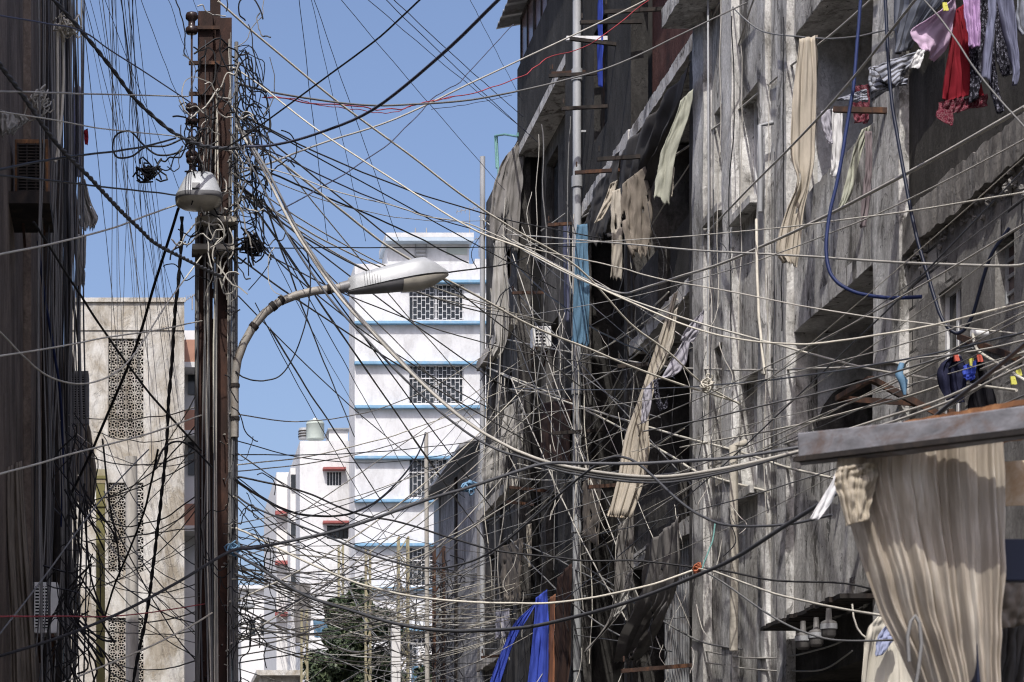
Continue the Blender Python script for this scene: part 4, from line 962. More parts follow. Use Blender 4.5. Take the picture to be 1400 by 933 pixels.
# far washing
cloth('sheet', 'white towel hanging on a far balcony before the white house', 'sheet', [(428,778,440,776),(427,800,441,800),(429,818,438,816)], K['white'], Y=66, folds=2, amp=.08, seed=77, nu=12)
cloth('sheet', 'pale blue cloth hanging at a far balcony', 'sheet', [(428,848,450,846),(429,862,450,862),(430,872,448,872)], K['denim'], Y=66, folds=3, amp=.08, seed=78, nu=14)
cloth('sheet', 'grey cloth hanging beside the far white towel', 'sheet', [(404,800,424,798),(402,840,425,840),(404,880,422,878)], K['grey'], Y=66, folds=3, amp=.08, seed=79, nu=14)
cloth('parasol_cloth', 'faded light blue sheet at the foot of the white building', 'sheet', [(563,912,578,910),(562,930,579,930),(560,960,580,960)], K['denim'], Y=62, folds=2, amp=.06, seed=80, nu=12)
# pale sheet hung under the small eave
cs = cloth('sheet', 'large cream sheet with a pale blue patch hung low beside the plastic curtain', 'sheet', [(1200,842,1250,836),(1186,860,1256,858),(1178,890,1262,890),(1170,960,1270,960)], cloth_mat('cream_sheet', (.56,.53,.45), .12, .12), Y=14.5, folds=5, amp=.07, seed=81)
cloth('patch', None, None, [(1213,852,1222,850),(1201,868,1224,864),(1197,880,1221,876),(1197,898,1205,896)], cloth_mat('pale_blue_patch', (.36,.40,.56), .35, .2), Y=14.36, folds=2, amp=.03, seed=82, parent=cs, nu=14)
cloth('white_strap', 'white strap hanging from the rusty roof corner', 'strap', [(1145,628,1152,628),(1141,650,1149,652),(1124,680,1138,684),(1106,710,1118,712)], K['white'], Y=11.5, folds=1, amp=.02, seed=83, nu=8)
# pots under the small eave
for k, (px, py) in enumerate(((1098,888),(1116,884),(1133,872))):
    b = WX(px, py, 6.5); t_ = thing('hanging_pot', ('grey plastic pot hanging under the small tiled eave, lowest of three','grey plastic pot hanging in the middle under the small tiled eave','grey plastic pot hanging highest under the small tiled eave')[k], 'pot', b)
    q = MB(); q.lathe(b, [(0,0),(.05,0),(.068,.02),(.07,.1),(.075,.12),(.072,.15),(.03,.17),(.025,.28),(0,.28)], 14); q.build('body', M['ac_dark'], t_)
    q = MB(); q.lathe(b+Vector((0,0,.1)), [(.072,-.02),(.08,-.02),(.08,.03),(.072,.03)], 14); q.build('rim', M['pipe'], t_)
# broken slab corner block
bk = MB(); c = WX(943,88,6.8)
jag_edge(bk, 6.5, 7.0, YX(960,6.7), YX(926,6.7), 12.5, 12.74, 14, .05, 77); tag(bk.build('concrete_lump', M['pier_render']), 'broken pale concrete slab corner above the slung tarpaulin', 'slab')

# ================================================================ foreground roof with plastic curtain
Aw = thing('stall_roof', 'grey steel stall roof edge with rust orange sheet on top, close to the viewer', 'roof', (3.4,9.2,3.3))
Ya, Yb = 9.6, 8.4
q = MB(); q.loft([[W(1090,592,Ya), W(1092,629,Ya), W(1092,629,Ya)+Vector((.05,.14,0)), W(1090,592,Ya)+Vector((.05,.14,0))],
                 [W(1250,575,9.0), W(1250,612,9.0), W(1250,612,9.0)+Vector((.05,.14,0)), W(1250,575,9.0)+Vector((.05,.14,0))],
                 [W(1440,549,Yb), W(1440,586,Yb), W(1440,586,Yb)+Vector((.05,.14,0)), W(1440,549,Yb)+Vector((.05,.14,0))]], True, False)
q.build('fascia', M['galv_dark'], Aw, .006)
q = MB()
a0, a1 = W(1088,630,Ya)+Vector((0,-.02,0)), W(1440,587,Yb)+Vector((0,-.02,0)); q.bar(a0, a1, .05, .022); q.build('lower_lip', M['dark_steel'], Aw)
q = MB(); rr = []
for i in range(33):
    f_ = i/32; x = 1160+(1440-1160)*f_; y = 581+(528-581)*f_ + .8*math.sin(i*1.9); Y = 9.5+(8.5-9.5)*f_
    p0 = W(x, y, Y)+Vector((0,.2,0)); rr.append([p0, p0+Vector((.75,1.3,.16)), p0+Vector((.75,1.3,.14)), p0-Vector((0,0,.022))])
q.loft(rr, True, False); q.build('roof_sheet', M['rust_orange'], Aw)
q = MB()
for px_ in (1345,): q.bar(W(px_,620-(px_-1130)*.11,9.35)+Vector((0,.1,0)), W(px_,620-(px_-1130)*.11,9.35)+Vector((.4,2.6,.3)), .05, .07)
q.build('rafter', M['dark_steel'], Aw)
for x0, x1, y0, y1 in ((1336,1364,598,1300),):
    q = MB(); q.box(px2(x0,9.0), px2(x1,9.0), 9.0, 9.14, 0, zz(y0,9.0)); q.build('post', M['navy'], Aw, .006)
q = MB(); q.box(px2(1358,8.95), px2(1500,8.95), 8.93, 8.998, zz(795,8.95), zz(738,8.95)); q.build('rail', M['navy'], Aw, .005)
# plastic curtain
m, t, b = nt('smoky_plastic'); b.inputs['Roughness'].default_value = .35; b.inputs['Specular IOR Level'].default_value = .5
nn = noi(t, coord(t, (1.6,1.6,.12)), 7, 8, .7, .5); cc = ramp(t, nn, [(.3, (.38,.32,.25)), (.5, (.55,.485,.40)), (.68, (.76,.71,.62))])
t.links.new(cc, b.inputs['Base Color']); out = t.nodes['Material Output']; tr = t.nodes.new('ShaderNodeBsdfTranslucent'); tp = t.nodes.new('ShaderNodeBsdfTransparent')
t.links.new(cc, tr.inputs[0]); ms = t.nodes.new('ShaderNodeMixShader'); ms.inputs[0].default_value = .4; t.links.new(b.outputs[0], ms.inputs[1]); t.links.new(tr.outputs[0], ms.inputs[2])
m2 = t.nodes.new('ShaderNodeMixShader'); m2.inputs[0].default_value = .17; t.links.new(ms.outputs[0], m2.inputs[1]); t.links.new(tp.outputs[0], m2.inputs[2]); t.links.new(m2.outputs[0], out.inputs[0])
bump(t, b, nn, .25, .02)
K['plastic'] = m
cloth('plastic_curtain', 'brownish translucent plastic curtain gathered below the steel stall roof', 'curtain', [(1150,612,1372,570),(1142,655,1374,650),(1160,715,1374,710),(1183,790,1372,780),(1207,850,1370,850),(1233,905,1368,900),(1262,970,1366,970)], K['plastic'], Y=9.45, folds=9, amp=.034, nu=240, nv=60, seed=90, crumple=.03, slant=-.55, top=.6, fine=.012, tf=.3)
cloth('plastic_curtain', 'clear ruffled plastic bunch tied at the curtain top corner', 'curtain', [(1146,640,1196,632),(1140,655,1200,645),(1146,680,1192,680),(1156,720,1186,712)], cloth_mat('ruffled_plastic', (.56,.50,.40), .2, .1, .4), Y=9.3, folds=9, amp=.028, nu=90, nv=60, seed=91, crumple=.035)
tag(cloth('string_loop', None, None, [(0,0,1,1),(0,1,1,2)], K['white'], Y=9) , 'x y z w', 'string') if False else None
q = MB(); q.tube([W(1243,905,9.15), W(1241,870,9.15), W(1245,850,9.15), W(1251,842,9.15), W(1257,852,9.15), W(1260,880,9.15), W(1256,915,9.15), W(1250,950,9.15)], .008, 6); tag(q.build('string_loop', M['grey']), 'grey string loop hanging against the plastic curtain', 'string')
# rusty sheet sign, dark post and stripes behind the curtain
q = MB(); q.prism([W(1365,632,10.4), W(1420,628,10.4), W(1420,690,10.4), W(1374,692,10.4)], (0,.01,0)); tag(q.build('metal_plate', rust_mat('rust_speckled_plate', (.62,.5,.36), (.70,.62,.50), (.42,.25,.12), 5)), 'cream painted metal plate with rust stains beside the dark post', 'plate')
cloth('awning_cloth', 'maroon and cream striped cloth low beside the plastic curtain', 'awning', [(1392,860,1440,855),(1386,900,1440,900),(1380,960,1440,960)], K['maroonstripe'], Y=10.2, folds=1, amp=.03, seed=93)
cloth('canvas_cover', 'dull tan canvas cover under the dark rail', 'canvas', [(1362,790,1440,790),(1362,830,1440,820),(1362,862,1440,846)], K['khaki'], Y=9.6, folds=2, amp=.05, seed=94)
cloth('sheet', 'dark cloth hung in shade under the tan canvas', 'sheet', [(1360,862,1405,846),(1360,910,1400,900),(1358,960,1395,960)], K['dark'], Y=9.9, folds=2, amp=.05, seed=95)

# ================================================================ tree in the street
def tree(label, px, Y, ptop, pbot, wpx, n, seed):
    x = (px-VX)*Y/F; rnd = random.Random(seed); zt, zb = zz(ptop,Y), zz(pbot,Y); rx = wpx*Y/F/2
    t_ = thing('tree', label, 'tree', (x,Y,0))
    q = MB(); q.tube([(x,Y,0),(x+.1,Y,zb*.6),(x-.05,Y,zb+.3),(x+.1,Y,(zb+zt)/2)], [.22,.18,.14,.06], 10)
    for k in range(9):
        a = rnd.uniform(0,6.28); z0 = rnd.uniform(zb-.6, (zb+zt)/2); d = Vector((math.cos(a)*rx*.8, math.sin(a)*rx*.8, rnd.uniform(.5,1.6)))
        q.tube([Vector((x,Y,z0)), Vector((x,Y,z0))+d*.5+Vector((0,0,.2)), Vector((x,Y,z0))+d], [.07,.045,.015], 6)
    q.build('trunk', M['grey_timber'], t_)
    cl = []
    for k in range(52):
        while True:
            u, v, w_ = rnd.uniform(-1,1), rnd.uniform(-1,1), rnd.uniform(-1,1)
            if u*u+v*v+w_*w_ < 1: break
        sc_ = 1 - .35*max(0,w_)
        cl.append((Vector((x+u*rx*sc_, Y+v*rx*.8*sc_, (zt+zb)/2+w_*(zt-zb)/2*.95+.12*math.sin(u*7))), rnd.uniform(.25,.5)*rx*.75))
    lf = MB()
    for k in range(n):
        c, r = rnd.choice(cl); d = Vector((rnd.gauss(0,1), rnd.gauss(0,1), rnd.gauss(0,.8))).normalized()*r*rnd.uniform(.5,1.05)
        p = c+d; nrm = (d.normalized()+Vector((rnd.gauss(0,.5),rnd.gauss(0,.5),rnd.gauss(.3,.5)))).normalized(); u = nrm.orthogonal().normalized(); u = Matrix.Rotation(rnd.uniform(0,6.28),3,nrm) @ u; v = nrm.cross(u)
        s_ = rnd.uniform(.06,.12)
        lf.add([p-u*s_, p-v*s_*.5+nrm*s_*.15, p+u*s_*1.1, p+v*s_*.5+nrm*s_*.15], [(0,1,2,3)])
    m, t, b = nt('leaf'); b.inputs['Roughness'].default_value = .55
    nn = noi(t, coord(t), 3.2, 4, .7); cc = ramp(t, nn, [(.35, (.014,.026,.010)), (.52, (.035,.055,.022)), (.66, (.12,.145,.065))]); t.links.new(cc, b.inputs['Base Color'])
    lf.build('crown', m, t_, fix=False)
tree('dark green leafy tree standing in the street below the white building', 488, 60, 796, 1000, 128, 24000, 3)
tree('small leafy bush at the foot of the grey house', 588, 56.0, 905, 960, 40, 1800, 8)

# aerials, dish and roof stand
def antenna(label, px, py, Y, s_=1, kind='mast'):
    b = W(px, py, Y); t_ = thing('antenna', label, 'antenna', b); q = MB(); h = 1.0*s_
    q.tube([b, b+Vector((0,0,h))], .018, 6); q.build('mast', M['galv'], t_)
    q = MB(); c = b+Vector((0,0,h)); q.bar(c-Vector((.5*s_,0,.1)), c+Vector((.5*s_,0,.1)), .02, .02)
    for k in range(7):
        d = -.48*s_ + .16*s_*k; q.bar(c+Vector((d,-.2*s_,d*.2)), c+Vector((d,.2*s_,d*.2)), .012, .012); q.bar(c+Vector((d,0,d*.2-.14*s_)), c+Vector((d,0,d*.2+.14*s_)), .012, .012)
    q.build('boom', M['galv'], t_)
antenna('comb shaped television aerial above the white penthouse', 642, 322, 79.5, .95)
antenna('small aerial on the white building roof beside the patched building', 655, 352, 79.8, .7)
antenna('little aerial at the corner of the beige building roof', 263, 424, 47.6, .3)
# teal clothes frame on the patched building roof
q = MB()
for a_, b_ in (((677,186),(690,184)),((690,184),(708,187)),((677,186),(679,230)),((679,186),(682,250)),((708,187),(708,182))): q.tube([WX(*a_,6.85), WX(*b_,6.85)], .022, 6)
tag(q.build('roof_frame', M['teal']), 'thin teal pipe frame on the patched building roof', 'frame')

# cable hardware on the brown building
def knot(label, px, py, Y, r, n, m, seed, name='cable_knot'):
    rnd = random.Random(seed); q = MB(); c = W(px, py, Y)
    for k in range(n):
        u = Vector((rnd.gauss(0,1),rnd.gauss(0,1),rnd.gauss(0,1))).normalized(); v = u.orthogonal().normalized(); w_ = u.cross(v); rr = r*rnd.uniform(.5,1.1); o = Vector((rnd.gauss(0,.4),rnd.gauss(0,.4),rnd.gauss(0,.4)))*r
        q.tube([c+o+(v*math.cos(a*.7)+w_*math.sin(a*.7))*rr*(1+.2*math.sin(a*2+k)) for a in range(9)], .008*Y/20, 5)
    tag(q.build(name, m), label, 'cable knot')
knot('pale rope knot tying two white cables at the brown building', 93, 38, 20, .09, 16, M['cream'], 1)
knot('grey rag knot on the cables above the rusty air conditioner', 55, 140, 19, .09, 14, M['pale'], 2)
knot('black splice cluster hanging under the figure-eight cable coil', 203, 235, 21.6, .09, 16, M['black'], 3)
knot('blue tape joint on the thick cable beside the rusty pole', 319, 752, 21.7, .05, 18, M['ltblue'], 4)
knot('blue tape joint on the thick cable before the patched building', 643, 666, 24.2, .05, 18, M['ltblue'], 5)
knot('orange rag tie where cables meet on the dark facade', 953, 778, 20.2, .03, 14, M['orange'], 6)
knot('black junction bundle on the pole above the curved lamp arm', 344, 338, 21.8, .10, 26, M['black'], 7)
knot('pale wire knot clinging to the stained wall', 966, 528, 22.5, .06, 18, M['cream'], 8)
q = MB(); q.tube([W(1233,497,16.2), W(1229,512,16.2), W(1235,522,16.2), W(1237,540,16.2)], [.02,.03,.035,.012], 8); tag(q.build('cloth_tie', M['ltblue']), 'light blue cloth tie hanging from a pale wire', 'tie')
q = MB(); q.tube([W(1328,455,15.8), W(1350,456,15.8)], .028, 10); tag(q.build('cable_joint', M['white_paint']), 'white plastic cable joint on a pale wire near the block wall', 'joint')
# ================================================================ cables and wires
def depth(px):
    if px < 262: return min(30, 3000*1.0/max(200-px, 1)) if px < 190 else 23
    if px < 335: return 21.75
    return min(36, 17500/(px-200))
def path(pts, y0=None, y1=None, sub=6, wob=0, seed=0):
    n = len(pts); s = [0]
    for a, b in zip(pts, pts[1:]): s.append(s[-1]+math.hypot(b[0]-a[0], b[1]-a[1]))
    ia, ib = 1/(y0 or depth(pts[0][0])), 1/(y1 or depth(pts[-1][0])); out = []
    rows = [(x, y, k) for (x, y), k in zip(pts, s)]
    m = (n-1)*sub
    for i in range(m+1):
        x, y, k = interp(rows, i/m); f = min(1, max(0, k/s[-1])); Y = 1/(ia+(ib-ia)*f)
        if wob:
            x += wob*mnoise.noise(Vector((i*.37, seed*7.1, 0))); y += wob*mnoise.noise(Vector((i*.37, seed*7.1, 5)))
        out.append(W(x, y, Y))
    return out
def wire(label, m, wpx, pts, y0=None, y1=None, group=None, name='cable', twist=False, cat='cable', wob=.6, sub=6):
    if name == 'cable':      # cables that reach the facade are fixed to it
        if not y1 and 640 < pts[-1][0] < 1250: y1 = 6.93*F/(pts[-1][0]-VX)
        if not y0 and 640 < pts[0][0] < 1250: y0 = 6.93*F/(pts[0][0]-VX)
    seed = len(bpy.data.objects); p = path(pts, y0, y1, sub, wob, seed); mid = p[len(p)//2].y; r = wpx*mid/F/2
    q = MB()
    if twist:
        p2 = []
        for a, b in zip(p, p[1:]):
            k = max(2, int((b-a).length/(r*1.1)))
            for i in range(k): p2.append(a+(b-a)*i/k)
        for ph in (0, math.pi):
            o = [c + Vector((math.cos(i*.55+ph), 0, math.sin(i*.55+ph)))*r*.42 if abs((p2[min(i+1,len(p2)-1)]-p2[i-1 if i else 0]).normalized().z) < .8 else c + Vector((math.cos(i*.55+ph), math.sin(i*.55+ph), 0))*r*.42 for i, c in enumerate(p2)]
            q.tube(o, r*.62, 5)
    else: q.tube(p, r, 6 if wpx < 4 else 8)
    o = q.build(name, M[m], fix=False); tag(o, label, cat, group); return o

# ---- cables that can be told apart
wire('black cable rising from the pole to the top edge over open sky, steepest one', 'black', 2.4, [(300,208),(350,176),(440,110),(520,50),(578,-4)], 21.7, 16)
wire('thick slate blue cable curving up across the open sky', 'slate', 4, [(330,200),(370,199),(430,184),(510,150),(600,78),(690,-8)], 21.7, 14)
wire('cream wire descending from the pole top to the dark facade', 'cream', 2.6, [(298,2),(350,47),(460,138),(560,212),(640,273),(700,312),(790,366),(860,441),(913,481),(960,524),(1012,553)])
wire('cream wire descending from mid pole over the curved lamp toward the grey garment', 'cream', 2.6, [(318,92),(350,113),(440,182),(530,241),(640,310),(720,343),(810,389),(927,441),(1010,464),(1093,471),(1147,466),(1227,454),(1280,444),(1402,413)])
wire('pale wire rising from the pole to the upper dark bay', 'pale', 2.6, [(322,238),(370,223),(440,196),(540,163),(660,106),(787,47),(900,-8)], 21.7)
wire('grey wire sagging over the sky from the pole to the red wall', 'grey', 2.6, [(322,112),(360,124),(430,136),(500,144),(580,142),(660,134),(780,108),(847,87),(930,48),(1020,4)])
wire('dark red wire sagging over the sky to the dark bay', 'red', 1.5, [(360,132),(430,141),(490,147),(540,150),(580,140),(650,127),(710,107),(747,81),(813,57),(890,-4)], 21.7, wob=3, sub=8)
wire('second dull red wire dangling under the first across the sky', 'red', 1.1, [(358,134),(400,134),(433,143),(480,149),(526,155),(560,146),(585,140),(620,133)], 21.7, 26, wob=3, sub=8)
wire('slate wire wriggling from roof eave down across the sky', 'slate', 1.5, [(702,34),(660,78),(628,112),(590,137),(545,185),(480,232),(420,267),(380,290)], 36, 22, wob=2)
wire('blue grey wire slanting from the pole to the penthouse roof', 'slate', 1.8, [(335,195),(380,212),(460,250),(525,277),(600,300),(655,316)], 21.7, 34)
wire('pale wire from the pole with a knot near the aerial', 'pale', 1.9, [(330,222),(400,240),(460,262),(540,282),(582,296),(640,306),(713,336),(787,353),(847,366),(900,381),(1010,401),(1093,418),(1193,434),(1280,444),(1402,458)])
wire('black wire looping from the pole behind the curved lamp head', 'black', 2.2, [(340,225),(405,252),(450,272),(530,305),(590,335),(640,360)], 21.7, 34, wob=1.5)
wire('thin dark wire from the lamp tip to the patched building', 'black', 2, [(606,374),(640,369),(690,362),(720,352)], 21.8, 33)
wire('bright cream wire falling steeply from the pole past the lamp', 'cream', 3, [(330,188),(370,212),(420,250),(470,290),(520,330),(580,366),(660,409),(727,446),(807,478),(893,513),(1010,551)], 21.7)
for k, (dx, dy, m_) in enumerate(((0,0,'pale'),(7,4,'grey'),(-9,8,'dgrey'))):
    wire(['thick pale cable, topmost of the bundle from pole to stall roof','thick greyer cable in the middle of the bundle from pole to stall roof','thinner dark cable lowest in the bundle from pole to stall roof'][k], m_, 4.3 if k < 2 else 3.2,
         [(322+dx,170+dy),(360+dx,232+dy),(401+dx,312+dy),(458+dx,398+dy),(510+dx,456+dy),(572+dx,520+dy),(634+dx,574+dy),(684+dx,605+dy),(720,622+dy*.7),(765,636+dy),(827,647+dy),(880,652+dy),(930,650+dy),(1010,637+dy*.6),(1098,616)], 21.7, 16, wob=.4)
wire('thick dark cable running past two blue tape joints to the stall roof', 'dgrey', 4.4, [(-6,899),(80,872),(160,840),(240,798),(313,755),(350,749),(420,735),(483,719),(583,684),(643,666),(700,647),(747,634),(800,634),(873,634),(960,629),(1010,625),(1096,611)], 17, 15, wob=.3)
wire('thick dark cable hanging lowest across the alley from the blue tape joint', 'dgrey', 5, [(318,754),(350,774),(417,814),(483,836),(550,855),(617,863),(700,860),(760,850),(860,823),(960,784),(1010,760),(1075,718),(1145,674)], 21.7, 13, wob=.3)
wire('grey cable sagging low then looping up over the facade and down again', 'dgrey', 3.4, [(322,676),(350,695),(450,735),(517,762),(583,777),(633,771),(683,747),(760,681),(800,647),(832,627),(855,626),(880,640),(927,684),(960,706),(1000,719),(1077,717),(1138,704)], 21.7, 14, wob=.3)
wire('black cable drooping under the white house window then rising to a thin pole', 'black', 3, [(320,655),(350,676),(400,701),(450,706),(483,701),(517,684),(550,652),(572,620),(582,592)], 21.7, 40)
wire('dark cable running long and slack over white building to orange rag tie', 'black', 2.8, [(325,652),(350,657),(417,673),(483,701),(550,715),(617,736),(683,754),(760,762),(800,767),(873,767),(943,775),(987,780),(1060,794),(1147,797),(1195,806)], 21.7)
wire('cream cable slack through the lower alley to the orange rag tie', 'cream', 3.2, [(322,722),(350,735),(433,775),(500,801),(567,816),(633,823),(700,825),(760,824),(827,814),(893,799),(955,777)], 21.7, 20.5)
wire('pale cable falling from the orange rag tie toward the plastic curtain, upper', 'cream', 3, [(955,778),(980,783),(1060,812),(1147,832),(1215,843)], 20.2, 13)
wire('grey cable falling from the orange rag tie toward the cream sheet, lower', 'grey', 2.8, [(958,780),(980,791),(1043,835),(1093,862),(1147,876),(1225,875)], 20.2, 13.5)
wire('teal string tied above the orange rag', 'teal', 2.4, [(978,714),(974,740),(966,760),(960,778)], 20.3, 20.2, name='string', cat='string')
wire('pale cable curving under the small tiled eave', 'pale', 2.4, [(955,888),(1013,899),(1070,899),(1120,888),(1155,876)])
wire('pale cable lowest under the small tiled eave', 'pale', 2.4, [(955,904),(1027,915),(1093,918),(1130,914),(1165,890)])
wire('white cord hanging from the small eave to a knot', 'cream', 2.6, [(1165,826),(1168,848),(1176,865),(1184,872)], 15, 15, name='cord', cat='cord')
wire('pale wire crossing high over the stained wall almost level', 'pale', 3, [(655,318),(727,323),(860,334),(960,343),(1093,350),(1210,358),(1380,364),(1404,356)])
wire('pale cable dipping at the dark hollow then rising steadily past the laundry', 'pale', 3.2, [(690,322),(760,362),(823,392),(853,401),(880,394),(927,379),(993,358),(1100,310),(1250,232),(1402,146)])
wire('pale cable rising from the drainpipe to the striped curtain', 'pale', 2.8, [(772,312),(830,276),(893,233),(960,187),(1010,150),(1073,97),(1140,45),(1200,-8)])
wire('straight pale cable rising steeply past the cream curtain to the top', 'pale', 3.2, [(960,326),(1010,272),(1077,205),(1160,115),(1256,-6)])
wire('thin pale cable rising steepest over the dark bay', 'pale', 2.4, [(740,316),(790,280),(840,243),(890,178),(913,143),(970,33),(990,-6)])
wire('thin pale cable rising past the broken slab corner', 'pale', 2.2, [(884,320),(915,268),(947,217),(970,160),(993,107),(1032,-6)])
wire('slack grey wire looping past the loggia top', 'grey', 2.2, [(1000,8),(1017,25),(1043,43),(1087,50),(1127,53),(1173,50),(1210,42),(1242,43)])
wire('thin grey wire crossing in front of the red dress', 'grey', 2.2, [(1258,-6),(1297,40),(1337,100),(1404,178)], 14.5, 13.5)
wire('royal blue hose curving down the loggia and across the pier', 'blue', 5, [(1177,-6),(1172,60),(1167,117),(1160,160),(1148,232),(1133,300),(1130,350),(1140,381),(1167,399),(1210,407),(1260,406)], 19.8, 17.4, name='hose', cat='hose')
wire('dark navy hose hanging down the near wall then looping up the blocks', 'navy', 5, [(1210,-6),(1217,117),(1227,187),(1250,310),(1267,371),(1283,424),(1296,448),(1313,455),(1330,430),(1353,354),(1380,312)], 18, 16, name='hose', cat='hose')
wire('pale wire sloping gently down across the stained wall to the stall roof', 'cream', 3, [(655,296),(720,345),(830,398),(960,443),(1073,474),(1173,501),(1247,514),(1313,524),(1390,534)])
wire('pale wire level across the loggia to the light blue cloth tie', 'pale', 3, [(655,456),(760,478),(860,494),(927,503),(1010,506),(1093,505),(1180,501),(1220,496),(1238,502)])
wire('pale wire rising from the light blue cloth tie past the navy shirt', 'pale', 3, [(1236,503),(1246,492),(1293,486),(1345,478),(1404,465)], 16.2, 13.8)
wire('cream wire dropping steadily from the patched building to the stall roof end', 'cream', 3, [(655,497),(743,538),(820,564),(910,591),(1010,618),(1080,640),(1145,655)])
wire('cream wire dropping steeply from the patched building to the dark grille', 'cream', 2.8, [(655,499),(700,516),(760,541),(847,584),(913,621),(960,648),(1050,672)])
wire('cream cable rising low over the loggia to the block wall', 'cream', 3.2, [(930,612),(1010,597),(1093,581),(1180,558),(1247,541),(1327,511),(1404,480)])
wire('paired pale cable over the rusty roof sheet, upper one', 'pale', 3.8, [(1150,590),(1220,568),(1293,544),(1360,511),(1404,488)], 14.5, 12.5)
wire('paired pale cable over the rusty roof sheet, lower one', 'pale', 3.8, [(1160,596),(1235,572),(1305,546),(1365,516),(1404,498)], 14.3, 12.3)
wire('thick black cable slanting over the rusty roof sheet', 'dgrey', 6, [(1255,590),(1307,546),(1353,511),(1404,468)], 11.5, 10.2)
wire('blurred grey cable passing before the loggia bracket frame', 'grey', 2.6, [(880,590),(960,574),(1060,551),(1147,531),(1260,498),(1330,476)], 19, 13)
wire('white cable draped from the joint over the block wall', 'cream', 4, [(1330,457),(1336,478),(1360,495),(1404,522)], 15.6, 14)
wire('cream pipe like cable hanging straight on the stained wall', 'cream', 4, [(1034,300),(1036,400),(1040,460),(1046,512)], 21.6, 21.2)
wire('pale wire crossing below the cream sheet to the stained wall', 'pale', 2.6, [(770,770),(840,738),(893,700),(960,656),(1000,632)], wob=.5)
wire('grey twisted cable from lower drainpipe to white rag then right away low', 'grey', 2.4, [(792,770),(850,808),(900,845),(960,878),(1015,888)])
wire('pale wire rising from the blue tarpaulin to the stall roof line', 'pale', 2.6, [(655,640),(720,655),(800,656),(880,652),(960,640),(1094,600)])
# left side
wire('thick twisted dark cable sloping from the brown building knot down to the pole', 'dgrey', 6, [(66,-8),(107,37),(150,90),(180,130),(207,157),(240,183),(280,200),(335,203)], 19, 21.6, twist=True, wob=.3)
wire('thick twisted dark cable crossing the brown building toward the pole clamp', 'dgrey', 6.5, [(-8,78),(33,133),(63,177),(87,207),(123,243),(160,283),(190,312),(213,333),(253,354),(305,380)], 14.5, 21.6, twist=True, wob=.3)
wire('pale wire level from the brown building to the top insulators', 'pale', 2.4, [(-6,125),(70,127),(133,129),(257,132)], 14.5, 21.7)
wire('thin cream wire sloping from the rag knot to the lamp pole', 'cream', 1.8, [(-6,152),(67,163),(133,175),(233,186),(268,192)], 14.5, 21.7)
wire('black cable from the rusty air conditioner to the figure-eight coil', 'black', 3.2, [(-6,233),(60,220),(100,214),(157,207),(200,200),(240,189)], 14.5, 21.7)
wire('black figure-eight coil of spare cable beside the pole', 'black', 2.6, [(250,190),(225,200),(200,201),(180,214),(160,215),(154,200),(160,184),(178,180),(195,197),(215,212),(240,210),(250,200)], 21.6, 21.6)
wire('dark cable level from the shelf under the rusty unit to the lamp', 'black', 2.6, [(-6,240),(60,246),(133,255),(200,262),(240,267)], 14.5, 21.7)
wire('bright white wire rising from the brown wall to the lamp', 'cream', 2.6, [(-6,349),(83,331),(157,311),(200,295),(240,281)], 14.5, 21.6)
wire('cream wire rising gently before the beige building parapet', 'cream', 2.2, [(-6,488),(87,473),(150,461),(200,454),(262,442),(276,439)], 14.5, 21.7)
wire('cream wire sagging past the dark air conditioner', 'cream', 2.4, [(-8,446),(33,488),(60,511),(93,524),(127,523),(160,508),(190,476),(225,420),(276,350)], 15, 21.6)
wire('straight black cable slanting down from brown wall across breeze-block screen', 'black', 3.4, [(46,304),(100,388),(150,464),(207,541),(275,616)], 17, 21.7)
wire('black cable dropping diagonally from the lamp across the beige wall', 'black', 4, [(244,285),(236,311),(213,384),(187,471),(157,544),(123,622),(95,680)], 21.6, 24)
wire('thick black twisted cable hanging from the lamp down the beige wall', 'black', 5.5, [(249,296),(247,350),(240,420),(236,480),(230,560),(226,630),(219,690),(210,770),(200,840),(188,900),(180,945)], 21.6, 23, twist=True, wob=1)
wire('white wire rising from the foot of the brown wall toward the orange balcony', 'cream', 2.8, [(-6,650),(60,632),(97,621),(200,594),(275,568)], 14.5, 21.7)
wire('thin red wire strung level across the lower beige wall', 'red', 2, [(-6,843),(80,843),(150,843),(210,837),(280,826)], 14.5, 21.7)
wire('black cable bowing down past the wooden pole', 'black', 3, [(216,615),(200,689),(180,745),(157,799),(143,845)], 22, 24)
wire('black cable hanging straight before the olive pole', 'black', 3, [(140,600),(150,689),(160,740),(164,790)], 24, 24)
wire('dark blue cable curving down the brown building cables', 'blue', 4, [(52,330),(60,400),(72,470),(83,545),(86,640),(84,720)], 21, 23)
wire('white cable loop hanging from the rope knot, nearer one', 'cream', 4.2, [(93,38),(80,36),(79,90),(79,150),(80,218)], 20, 20, sub=8)
wire('white cable loop hanging from the rope knot, farther one', 'cream', 4.2, [(95,40),(86,38),(87,100),(84,165),(80,200),(76,222)], 20.1, 20, sub=8)
wire('slate wire from the brown building through the knot to the insulators', 'slate', 2, [(-6,20),(60,32),(110,42),(150,68),(232,121),(262,142)], 15, 21.7)
wire('long grey wire rising steeply past the white air conditioner', 'grey', 2.4, [(-6,874),(60,790),(133,690),(203,615)], 15, 22)
wire('pale wire rising from the lower edge to the pole foot', 'cream', 2.6, [(85,934),(187,892),(250,862),(290,838)], 20, 21.7)
wire('black cable arch from the coil into the beige wall bottom', 'black', 3, [(212,640),(225,612),(245,604),(268,616),(290,640)], 21.5, 21.7)
wire('big black slack loop below the curved lamp arm', 'black', 2, [(412,318),(424,370),(420,430),(405,480),(385,512),(360,521),(335,517),(322,508)], 21.8, 21.8)

